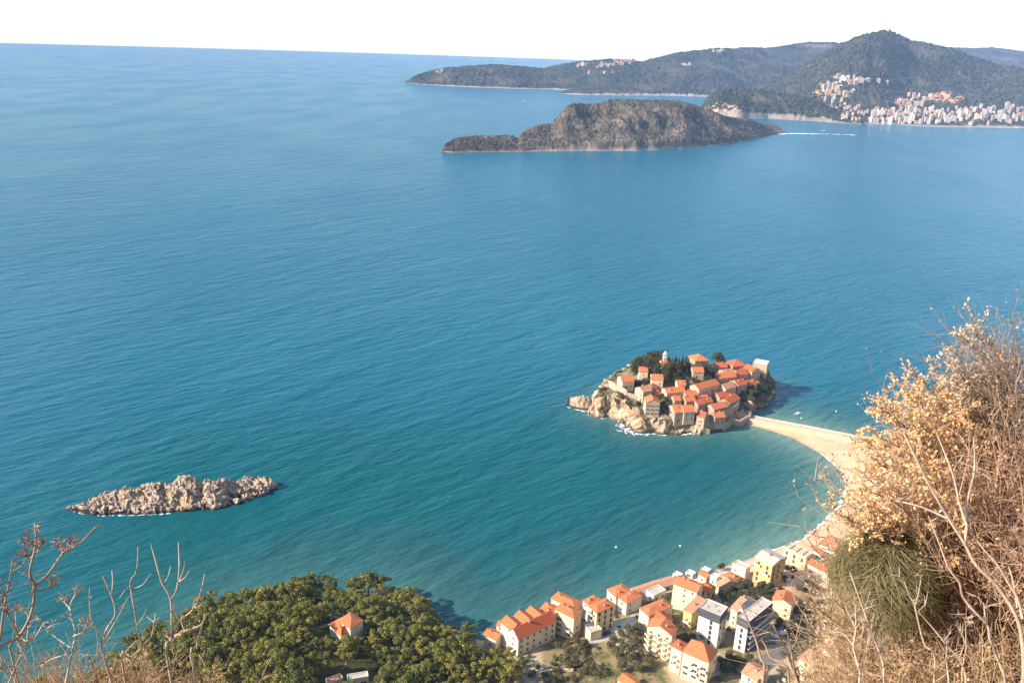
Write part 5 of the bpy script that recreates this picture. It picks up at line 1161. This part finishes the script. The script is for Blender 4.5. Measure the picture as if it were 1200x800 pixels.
# green broom: stems arch out from the crown and hang down
def broom(label, cx, cy, d, R_, seed, n, asp=1.1):
    """strands that start on the crown and are combed down its rounded sides"""
    rg = random.Random(seed); p0 = Vector(at_d(cx, cy, d)); e = empty('broom_shrub', p0); tag(e, label, 'shrub'); T = Tw()
    for k in range(n):
        a = rg.uniform(0, 6.283); th = abs(rg.gauss(.0, .8)) % 1.7; L = rg.uniform(.25, .75); tw = rg.gauss(.3, .45); rr_ = R_ * rg.uniform(.55, 1.03) * (1 + .10 * math.sin(3 * a + 1) + .07 * math.sin(5 * a)); P = []
        for s in range(6):
            t = s / 5; q = th + L * t; aa = a + tw * t; r2 = rr_ * (1 + .10 * t * t + rg.gauss(0, .016))
            P.append(Vector((r2 * math.sin(min(q, 1.75)) * math.cos(aa), r2 * math.sin(min(q, 1.75)) * math.sin(aa), asp * r2 * (math.cos(q) if q < 1.75 else math.cos(1.75) - (q - 1.75) * .9))))
        T.tube(P, .0030, .0011, 3)
    for k in range(n // 6):      # stray shoots standing out of the crown
        a = rg.uniform(0, 6.283); th = rg.uniform(0, 1.5); o = Vector((math.sin(th) * math.cos(a), math.sin(th) * math.sin(a), asp * math.cos(th))); P = [o * R_ * .8 + rvec(rg) * .02]
        for s in range(3): P.append(P[-1] + (o + rvec(rg) * .5 + Vector((-.3, 0, -.25 * s))).normalized() * R_ * .12)
        T.tube(P, .0026, .001, 3)
    link('stems', T.mesh('stems'), m_broom, e); S = Tw(); g = ground(p0.x, p0.y)
    for k in range(7): S.tube([Vector((rg.gauss(0, .03), rg.gauss(0, .03), g - p0.z - .2)), Vector((rg.gauss(0, .06), rg.gauss(0, .06), -R_ * .6)), rvec(rg) * R_ * .5], .016, .006, 5)
    link('trunk', S.mesh('trunk'), m_twig, e); return e
broom('rounded green broom bush with drooping stems among the dry brush', 1038, 684, 7.3, .43, 31, 6500, 1.0)
broom('lower ragged clump of green broom stems under the rounded broom bush', 1050, 735, 7.5, .24, 32, 2000, 1.3)
# bare stems in front of everything (bends as seen, each at its own distance)
def bare_stem(label, chains, d, r0, m, name='bare_sapling', cat='sapling', twig=0, seed=0, tl=.12):
    rg = random.Random(seed); P = px_path(chains[0][0], d); main = root_down(P, rg=rg); e = empty(name, main[0]); tag(e, label, cat); T = Tw()
    for i, (pts, sc_) in enumerate(chains):
        Q = main if i == 0 else px_path(pts, d + rg.uniform(-.05, .05), d + rg.uniform(-.35, .35))
        if i: Q[0] = Vector(at_d(*pts[0], d))
        S = smooth(Q, 4); T.tube([q - e.location for q in S], r0 * sc_, r0 * sc_ * .45, 6)
        for _ in range(twig):
            k = rg.randint(len(S) // 2, len(S) - 1); b = (Vector((rg.gauss(0, .6), rg.gauss(0, .6), .6))).normalized(); T.tube([S[k] - e.location, S[k] - e.location + b * tl * .5, S[k] - e.location + (b + rvec(rg) * .3) * tl * rg.uniform(.6, 1.2)], .004, .0015, 3)
            for __ in range(3): b2 = (b + rvec(rg)).normalized(); T.tube([S[k] - e.location + b * tl * .5, S[k] - e.location + b * tl * .5 + b2 * tl * .5], .0025, .001, 3)
    link('branch', T.mesh('branches'), m, e); return e
bare_stem('thick forked pale stem rising through the brush at the right edge', [([(1199, 800), (1198, 752), (1190, 720), (1168, 686), (1144, 662), (1130, 636), (1111, 606), (1090, 570), (1072, 534), (1059, 507)], 1.0),
    ([(1130, 636), (1133, 616), (1134, 586), (1142, 550), (1141, 512)], .7), ([(1133, 616), (1124, 588), (1116, 554), (1097, 506)], .6), ([(1110, 607), (1080, 594), (1050, 586)], .5), ([(1198, 724), (1192, 700), (1180, 680), (1167, 659), (1150, 640), (1137, 620)], .7), ([(1192, 712), (1186, 676), (1176, 648)], .4)], 5.2, .0155, m_pale, twig=1, seed=1)
bare_stem('bent pale stem standing free left of the thick forked stem', [([(1178, 800), (1170, 774), (1160, 748), (1157, 732), (1140, 714), (1128, 698), (1124, 682), (1112, 666), (1102, 640), (1088, 604)], 1.0), ([(1157, 732), (1154, 718), (1153, 706)], .5), ([(1140, 722), (1126, 724)], .4)], 5.4, .0115, m_pale, twig=2, seed=2)
bare_stem('forked pale stem crossing the green broom', [([(1096, 776), (1084, 756), (1078, 736), (1072, 710), (1066, 698), (1058, 676)], .9), ([(1073, 708), (1077, 692), (1080, 674)], .6)], 5.4, .0095, m_pale, twig=2, seed=3)
bare_stem('pale stem leaning left from the bottom edge below the green broom', [([(1132, 800), (1124, 772), (1110, 756), (1092, 734), (1076, 716)], .9), ([(1124, 772), (1128, 760), (1131, 752)], .5), ([(1112, 800), (1109, 770), (1110, 752)], .7)], 5.3, .0095, m_pale, twig=2, seed=4)
bare_stem('thin two-armed stem in front of the left side of the green broom', [([(1036, 800), (1034, 775), (1028, 758), (1014, 720), (1006, 698), (996, 670)], .9), ([(1034, 788), (1020, 740), (1008, 690)], .5), ([(1032, 760), (1035, 745)], .5)], 5.2, .0095, m_pale, twig=2, seed=5)
bare_stem('thin stem with upright prongs at the bottom edge by the faded terracotta roofs', [([(1007, 800), (1004, 775), (1000, 756), (1003, 736), (1002, 700)], 1.0), ([(1003, 736), (990, 710)], .6), ([(1000, 756), (988, 742), (975, 740)], .5), ([(1003, 736), (1012, 724)], .5)], 5.0, .009, m_pale, twig=2, seed=6)
bare_stem('slender brown stem in front of the modern grey block', [([(894, 800), (891, 770), (885, 747), (877, 728), (867, 705)], 1.0)], 4.6, .010, m_twig, seed=7)
bare_stem('slender brown stem curving left in front of the road', [([(925, 800), (903, 770), (898, 758), (892, 748)], .9)], 4.6, .010, m_twig, seed=8)
bare_stem('brown sapling with two thin upright shoots in front of the road', [([(935, 800), (930, 783), (923, 765), (917, 752), (906, 732)], 1.0), ([(936, 798), (931, 783), (927, 760), (922, 738)], .7), ([(929, 762), (933, 752), (938, 742)], .6)], 4.7, .011, m_twig, seed=9)
LM = m_pale
bare_stem('bare sapling with curved candelabra arms, tallest at the left bottom', [([(201, 800), (201, 746), (200, 703), (190, 683), (184, 663), (177, 637)], 1.0), ([(200, 703), (207, 690), (210, 665), (209, 635)], .75), ([(210, 681), (217, 676), (223, 667)], .5), ([(210, 680), (215, 668), (217, 656)], .45), ([(192, 683), (197, 675), (200, 663)], .5),
    ([(201, 750), (210, 728), (226, 714), (235, 694), (240, 672)], .8), ([(210, 728), (204, 712), (203, 706)], .5), ([(226, 714), (228, 702), (227, 695)], .45), ([(228, 712), (236, 708), (238, 699)], .45), ([(201, 752), (212, 740), (217, 738), (235, 732), (243, 718)], .7), ([(216, 738), (212, 728)], .5),
    ([(201, 750), (192, 742), (183, 739), (180, 730)], .6), ([(200, 716), (193, 718)], .5)], 4.9, .0080, LM, seed=10)
bare_stem('bare sapling right of the candelabra-armed one, in front of the pines', [([(230, 800), (231, 760), (231, 750), (236, 735), (240, 718)], .9), ([(231, 775), (238, 768), (240, 762)], .5), ([(231, 752), (226, 740)], .5), ([(225, 800), (226, 770), (215, 760)], .5), ([(231, 780), (224, 786)], .4)], 4.9, .007, LM, seed=11)
bare_stem('bare sapling with one long leaning arm, left of the candelabra-armed one', [([(147, 800), (153, 771), (166, 759), (163, 746), (154, 694), (153, 680), (160, 668), (162, 640)], .9), ([(154, 690), (150, 688), (140, 700)], .5), ([(158, 689), (168, 684), (177, 671)], .55), ([(161, 731), (168, 722), (172, 712)], .5), ([(166, 756), (176, 748), (180, 735), (182, 718)], .6), ([(181, 729), (172, 722)], .4), ([(181, 728), (188, 722)], .4), ([(153, 771), (146, 764), (141, 768)], .4)], 4.8, .0072, LM, seed=12)
bare_stem('bare sapling with short opposite prongs along an upright stem at the left', [([(131, 800), (122, 750), (126, 735), (135, 719), (131, 699), (120, 674)], .95), ([(137, 714), (145, 708), (152, 698)], .5), ([(131, 699), (132, 680), (131, 668)], .5), ([(124, 690), (121, 684)], .5), ([(122, 752), (128, 740), (137, 725), (150, 700)], .6), ([(128, 800), (136, 778), (150, 760), (160, 750)], .6), ([(124, 748), (112, 735), (100, 725), (92, 718)], .6), ([(107, 727), (105, 705), (105, 687)], .55), ([(105, 702), (101, 698)], .4), ([(105, 702), (109, 697)], .4)], 4.7, .0072, LM, seed=13)
bare_stem('leafless tree with thickened twig tips at the left edge, its longest arm reaching right', [([(-12, 775), (0, 757), (22, 745), (37, 717), (40, 687), (35, 670), (42, 637), (41, 612)], 1.1), ([(40, 687), (57, 672), (75, 647), (95, 635), (112, 617)], .8), ([(35, 655), (46, 643), (54, 630)], .6), ([(74, 648), (70, 636)], .5), ([(42, 640), (33, 633)], .45), ([(75, 647), (86, 634)], .5), ([(40, 690), (55, 690), (68, 680)], .5), ([(0, 750), (5, 710), (10, 687), (15, 657)], .7), ([(15, 670), (26, 662), (33, 650)], .5), ([(22, 745), (12, 722), (0, 712)], .5)], 4.4, .0095, m_twig, 'bare_tree', 'tree', twig=9, seed=14, tl=.06)
bare_stem('pale many-branched bare shrub at the bottom left corner', [([(20, 795), (31, 752), (40, 748), (51, 730)], .9), ([(85, 760), (60, 742), (42, 720)], .6), ([(77, 800), (85, 760), (88, 740), (82, 710), (95, 687)], .8), ([(83, 715), (72, 700)], .5), ([(20, 795), (8, 788), (0, 782)], .6), ([(31, 752), (20, 738), (18, 720)], .5), ([(31, 752), (33, 735), (32, 715)], .5), ([(82, 765), (60, 772), (48, 780)], .5), ([(10, 800), (25, 765), (30, 755)], .6), ([(85, 745), (97, 740), (102, 730)], .5)], 4.5, .0075, LM, twig=6, seed=15, tl=.06)
thicket('bare_shrub', 'fine dry twigs along the bottom edge at the left corner', [(20, 815, 5.2), (45, 810, 5.2), (70, 805, 5.2), (95, 810, 5.2), (60, 795, 5.4), (40, 800, 5.4), (85, 795, 5.4), (5, 805, 5.2)], 27, m_grass, 200, (.2, .5), (0, 0, 1), r=.0028, rad=.12)
thicket('bare_shrub', 'yellowish dry shrub at the bottom edge left of the pines', [(110, 800, 5.6), (135, 795, 5.6), (160, 800, 5.6), (185, 798, 5.6), (210, 803, 5.6), (235, 806, 5.6), (150, 785, 5.8)], 28, m_grass, 420, (.15, .36), (0, 0, 1), r=.0026, leafm=m_leaf2, nl=2, rad=.11, leaf=.018)
# the rest of the slope: dry brush that nobody could count
def dry_brush(n, nf, seed):
    rg = np.random.default_rng(seed); x = rg.uniform(-30, 75, n); y = rg.uniform(4, 90, n); z = HILL(x, y)
    k = (np.hypot(x, y) > 7) & (fbm(x / 5, y / 5, 3, 44) > -.12) & (z < 300); x, y, z = x[k], y[k], z[k]; r_ = .3 + .8 * rg.random(len(x)) ** 2
    px = 600 + F * x / np.maximum(y, .1); keep = np.ones(len(x), bool)
    lo = np.stack([x, y, z + r_ * .35, r_], -1)[keep]; V, Fq = crown_np(lo, nf, .03, .09, seed, .9, 1.4)
    tag(link('dry_brush', np_mesh('dry_brush', V, Fq), m_leaf2), 'low dry brush covering the steep slope below the bushes', 'brush', kind='stuff')
dry_brush(5200, 150000, 51)
# ================================================================== SMALL THINGS
m_hull = mat('white_hull', (.78, .78, .76), (.70, .70, .68), 3., .35, spec=.5); m_navy = mat('dark_hull', (.05, .07, .10), rough=.4); m_wood2 = mat('boat_seat', (.30, .20, .12)); m_rub = mat('tyre_rubber', (.02, .02, .02), rough=.8); m_skin = mat('skin', (.45, .28, .2)); m_shirt = mat('dark_cloth', (.04, .045, .06)); m_cloth2 = mat('red_cloth', (.35, .06, .05)); m_hair = mat('brown_hair', (.05, .03, .02))
def boat(name, label, cat, p, rz, L, B, cabin, hm):
    e = empty(name, p, rz); tag(e, label, cat); mb = MB(); n = 9; S = []
    for i in range(n):
        t = i / (n - 1); w = B / 2 * (1 - max(0, (t - .45) / .55) ** 2.2) * (.86 + .14 * min(1, t * 4)); x = -L / 2 + L * t; h = .55 + .35 * t * t
        S.append([(x, -w, h), (x, -w * .72, -.1), (x, 0, -.3), (x, w * .72, -.1), (x, w, h)])
    for r_ in S: mb.v += r_
    for i in range(n - 1):
        for j in range(4): a = i * 5 + j; mb.f.append((a, a + 5, a + 6, a + 1)); mb.mi.append(0)
    mb.f.append((0, 1, 2, 3, 4)); mb.mi.append(0)
    i0 = len(mb.v)
    for r_ in S: mb.v += [(r_[0][0], r_[0][1] * .9, .32), (r_[4][0], r_[4][1] * .9, .32)]
    for i in range(n - 1): a = i0 + 2 * i; mb.f.append((a, a + 2, a + 3, a + 1)); mb.mi.append(0)
    mb.build('hull', hm, e)
    if cabin:
        mb = MB(); mb.box(-L * .12, L * .2, -B * .3, B * .3, .33, 1.25); mb.box(-L * .16, L * .22, -B * .34, B * .34, 1.252, 1.35); mb.build('cabin', m_hull, e)
        mb = MB(); mb.box(L * .2 + .004, L * .2 + .02, -B * .25, B * .25, .75, 1.15); mb.build('windscreen', m_glass, e)
    for k in (-.3, .02 if not cabin else -.3 - .12):
        mb = MB(); mb.box(L * k, L * k + .3, -B * .36, B * .36, .33, .58); mb.build('seat', m_wood2, e)
    mb = MB(); mb.box(-L / 2 - .25, -L / 2 - .01, -.16, .16, -.2, .85); mb.build('outboard_motor', m_navy, e); return e
boat('motor_boat', 'small dark motor boat moored on the blue water beyond the causeway', 'boat', at_z(935, 485, .0), .3, 6.0, 2.1, True, m_hull)
boat('motor_boat', 'white boat on the water in front of the far town', 'boat', at_z(965, 153.4, .0), .1, 16, 5, True, m_hull)
boat('motor_boat', 'tiny white boat out at sea, left of the wooded island', 'boat', at_z(613, 118.5, .0), .5, 14, 4.5, True, m_hull)
boat('motor_boat', 'white boat at the right edge by the waterfront of the far town', 'boat', at_z(1192, 150.2, .0), .2, 22, 6, True, m_hull)
m_buoy = mat('buoy_white', (.8, .78, .74), rough=.4)
def buoy_mesh():
    mb = MB(); n = 12; prof = [(.02, -.45), (.42, -.3), (.55, 0), (.5, .25), (.25, .45), (.12, .5), (.1, .8), (.02, .82)]
    for r_, z in prof:
        for j in range(n): mb.v.append((r_ * math.cos(2 * math.pi * j / n), r_ * math.sin(2 * math.pi * j / n), z))
    for k in range(len(prof) - 1):
        for j in range(n): mb.f.append((k * n + j, k * n + (j + 1) % n, (k + 1) * n + (j + 1) % n, (k + 1) * n + j)); mb.mi.append(0)
    me = mb.mesh('buoy', True); me.materials.append(m_buoy); return me
BU = buoy_mesh()
for x, y, l in ((1005, 473.5, 'white mooring buoy beyond the causeway, middle of three'), (1020, 463, 'white mooring buoy beyond the causeway, furthest right of three'), (980, 482, 'white mooring buoy beyond the causeway, nearest the sea wall'), (797, 639.5, 'white buoy alone in the bay off the seafront kiosks'), (722, 641, 'faint white buoy in the bay off the shore town'), (939, 490, 'white buoy close behind the causeway near the dark boat')):
    o = link('buoy', BU); o.location = at_z(x, y, .05); tag(o, l, 'buoy', 'white buoys in the bay')
# people on the beach
def person(label, p, rz, stride, shirt):
    me = bpy.data.meshes.new('person')
    vs = [(0, 0, .95), (0, .01, 1.15), (0, .015, 1.40), (0, .02, 1.50), (0, 0, 1.60), (0, -.01, 1.70), (-.18, .01, 1.40), (-.25, .02 + stride * .3, 1.14), (-.24, -.06 + stride * .6, .92), (.18, .01, 1.40), (.25, .02 - stride * .3, 1.14), (.24, -.06 - stride * .6, .92),
          (-.10, 0, .88), (-.11, -stride, .48), (-.11, -stride * .7 + .05, .07), (-.11, -stride * .7 - .12, .03), (.10, 0, .88), (.11, stride, .48), (.11, stride * 1.2 + .05, .07), (.11, stride * 1.2 - .12, .03)]
    es = [(0, 1), (1, 2), (2, 3), (3, 4), (4, 5), (2, 6), (6, 7), (7, 8), (2, 9), (9, 10), (10, 11), (0, 12), (12, 13), (13, 14), (14, 15), (0, 16), (16, 17), (17, 18), (18, 19)]
    me.from_pydata(vs, es, []); o = bpy.data.objects.new('person_base', me); COL.objects.link(o)
    sk = o.modifiers.new('skin', 'SKIN'); rad = [.14, .13, .15, .055, .10, .09, .06, .045, .035, .06, .045, .035, .09, .065, .045, .035, .09, .065, .045, .035]
    for i, r_ in enumerate(rad): me.skin_vertices[0].data[i].radius = (r_, r_ * .8)
    me.skin_vertices[0].data[0].use_root = True
    o.modifiers.new('sub', 'SUBSURF').levels = 1
    dg = bpy.context.evaluated_depsgraph_get(); m2 = bpy.data.meshes.new_from_object(o.evaluated_get(dg)); bpy.data.objects.remove(o)
    for m in (m_skin, shirt, m_shirt, m_hair): m2.materials.append(m)
    for f in m2.polygons:
        z = f.center.z; f.material_index = 2 if z < .95 and abs(f.center.x) < .2 else (1 if z < 1.47 else (3 if z > 1.66 or (z > 1.55 and f.center.y > .03) else 0)); f.use_smooth = True
    q = link('person', m2); q.location = p; q.rotation_euler = (0, 0, rz); tag(q, label, 'person', 'people by the beach'); return q
for x, y, l, rz, st, sh_ in ((974.5, 522.5, 'person in dark clothes walking on the sand near the causeway, nearer the water', .8, .12, m_shirt), (997, 528, 'person walking up the beach close to the golden shrubs', 2.0, .14, m_cloth2)):
    p = hit(x, y, LAND, 0, 300, 800); person(l, p, rz, st, sh_)
p = at_z(940.5, 501, 3.0); person('person standing on the causeway beside the parapet wall', (p[0], p[1] + 1.5, 3.0), .4, .05, m_shirt)
# parked cars
def car(label, p, rz, m):
    e = empty('parked_car', p, rz); tag(e, label, 'car'); mb = MB()
    sec = [(-2.05, .30), (-2.1, .75), (-1.9, .90), (-1.45, .95), (-.95, 1.42), (.55, 1.45), (1.15, .95), (1.95, .82), (2.1, .6), (2.05, .30)]; k = len(sec)
    for y, s in ((-.86, 1), (-.80, 0), (.80, 0), (.86, 1)):
        pass
    for y, top in ((-.85, .0), (-.62, 1.), (.62, 1.), (.85, .0)):
        for x, z in sec: mb.v.append((x, y if z > 1.2 or top == 0 else y, min(z, .95) if top == 0 else z))
    for a in range(3):
        for j in range(k): i = a * k; mb.f.append((i + j, i + k + j, i + k + (j + 1) % k, i + (j + 1) % k)); mb.mi.append(0)
    mb.f += [tuple(range(k)), tuple(range(4 * k - 1, 3 * k - 1, -1))]; mb.mi += [0, 0]; mb.build('body', m, e)
    mb = MB()
    for s in (-1, 1): mb.poly([(-1.2, s * .80, 1.0), (.9, s * .80, 1.0), (.45, s * .665, 1.36), (-.85, s * .665, 1.36)])
    mb.poly([(1.12, -.55, 1.0), (1.12, .55, 1.0), (.62, .55, 1.44), (.62, -.55, 1.44)]); mb.poly([(-1.44, -.55, 1.0), (-1.44, .55, 1.0), (-1.0, .55, 1.42), (-1.0, -.55, 1.42)]); mb.build('windows', m_glass, e)
    for x in (-1.3, 1.3):
        for s in (-1, 1):
            mb = MB(); n = 14
            for yy in (s * .70, s * .90):
                for j in range(n): mb.v.append((x + .32 * math.cos(2 * math.pi * j / n), yy, .32 + .32 * math.sin(2 * math.pi * j / n)))
            for j in range(n): mb.f.append((j, (j + 1) % n, n + (j + 1) % n, n + j)); mb.mi.append(0)
            mb.f += [tuple(range(n)), tuple(range(n, 2 * n))]; mb.mi += [0, 0]; mb.build('wheel', m_rub, e)
    return e
m_car = [mat('silver_paint', (.45, .47, .50), rough=.3, spec=.6), mat('blue_grey_paint', (.14, .18, .26), rough=.3, spec=.6), mat('dark_paint', (.03, .03, .035), rough=.3, spec=.6), mat('white_paint', (.75, .75, .75), rough=.3, spec=.6)]
for x, y, rz, m, l in ((909, 747, .3, 0, 'silver car parked in the shade right of the modern grey block'), (903, 753, .35, 1, 'blue-grey car parked in the shade, nearest the modern grey block'), (916, 743, .2, 3, 'pale car parked at the edge of the shade right of the grey block'), (711, 743, .6, 2, 'dark car in the shaded yard of the square block with the brown front')):
    p = hit(x, y, LAND); car(l, (p[0], p[1], float(LAND(p[0], p[1])) + .12), rz, m_car[m])
# ---------------------------------------------------------------- air
mb = MB(); mb.box(-13600, 13600, -13600, 13600, -6, 540)
m_haze = bpy.data.materials.new('haze_air'); m_haze.use_nodes = True
hn = m_haze.node_tree.nodes; hn.remove(hn['Principled BSDF']); pv = hn.new('ShaderNodeVolumePrincipled')
pv.inputs['Density'].default_value = 4.3e-5; pv.inputs['Color'].default_value = (.37, .57, 1.0, 1); pv.inputs['Anisotropy'].default_value = -.45
m_haze.node_tree.links.new(pv.outputs[0], hn['Material Output'].inputs['Volume'])
hz = mb.build('haze', m_haze); tag(hz, 'thin blue haze over the sea and the far hills', 'haze', kind='stuff')
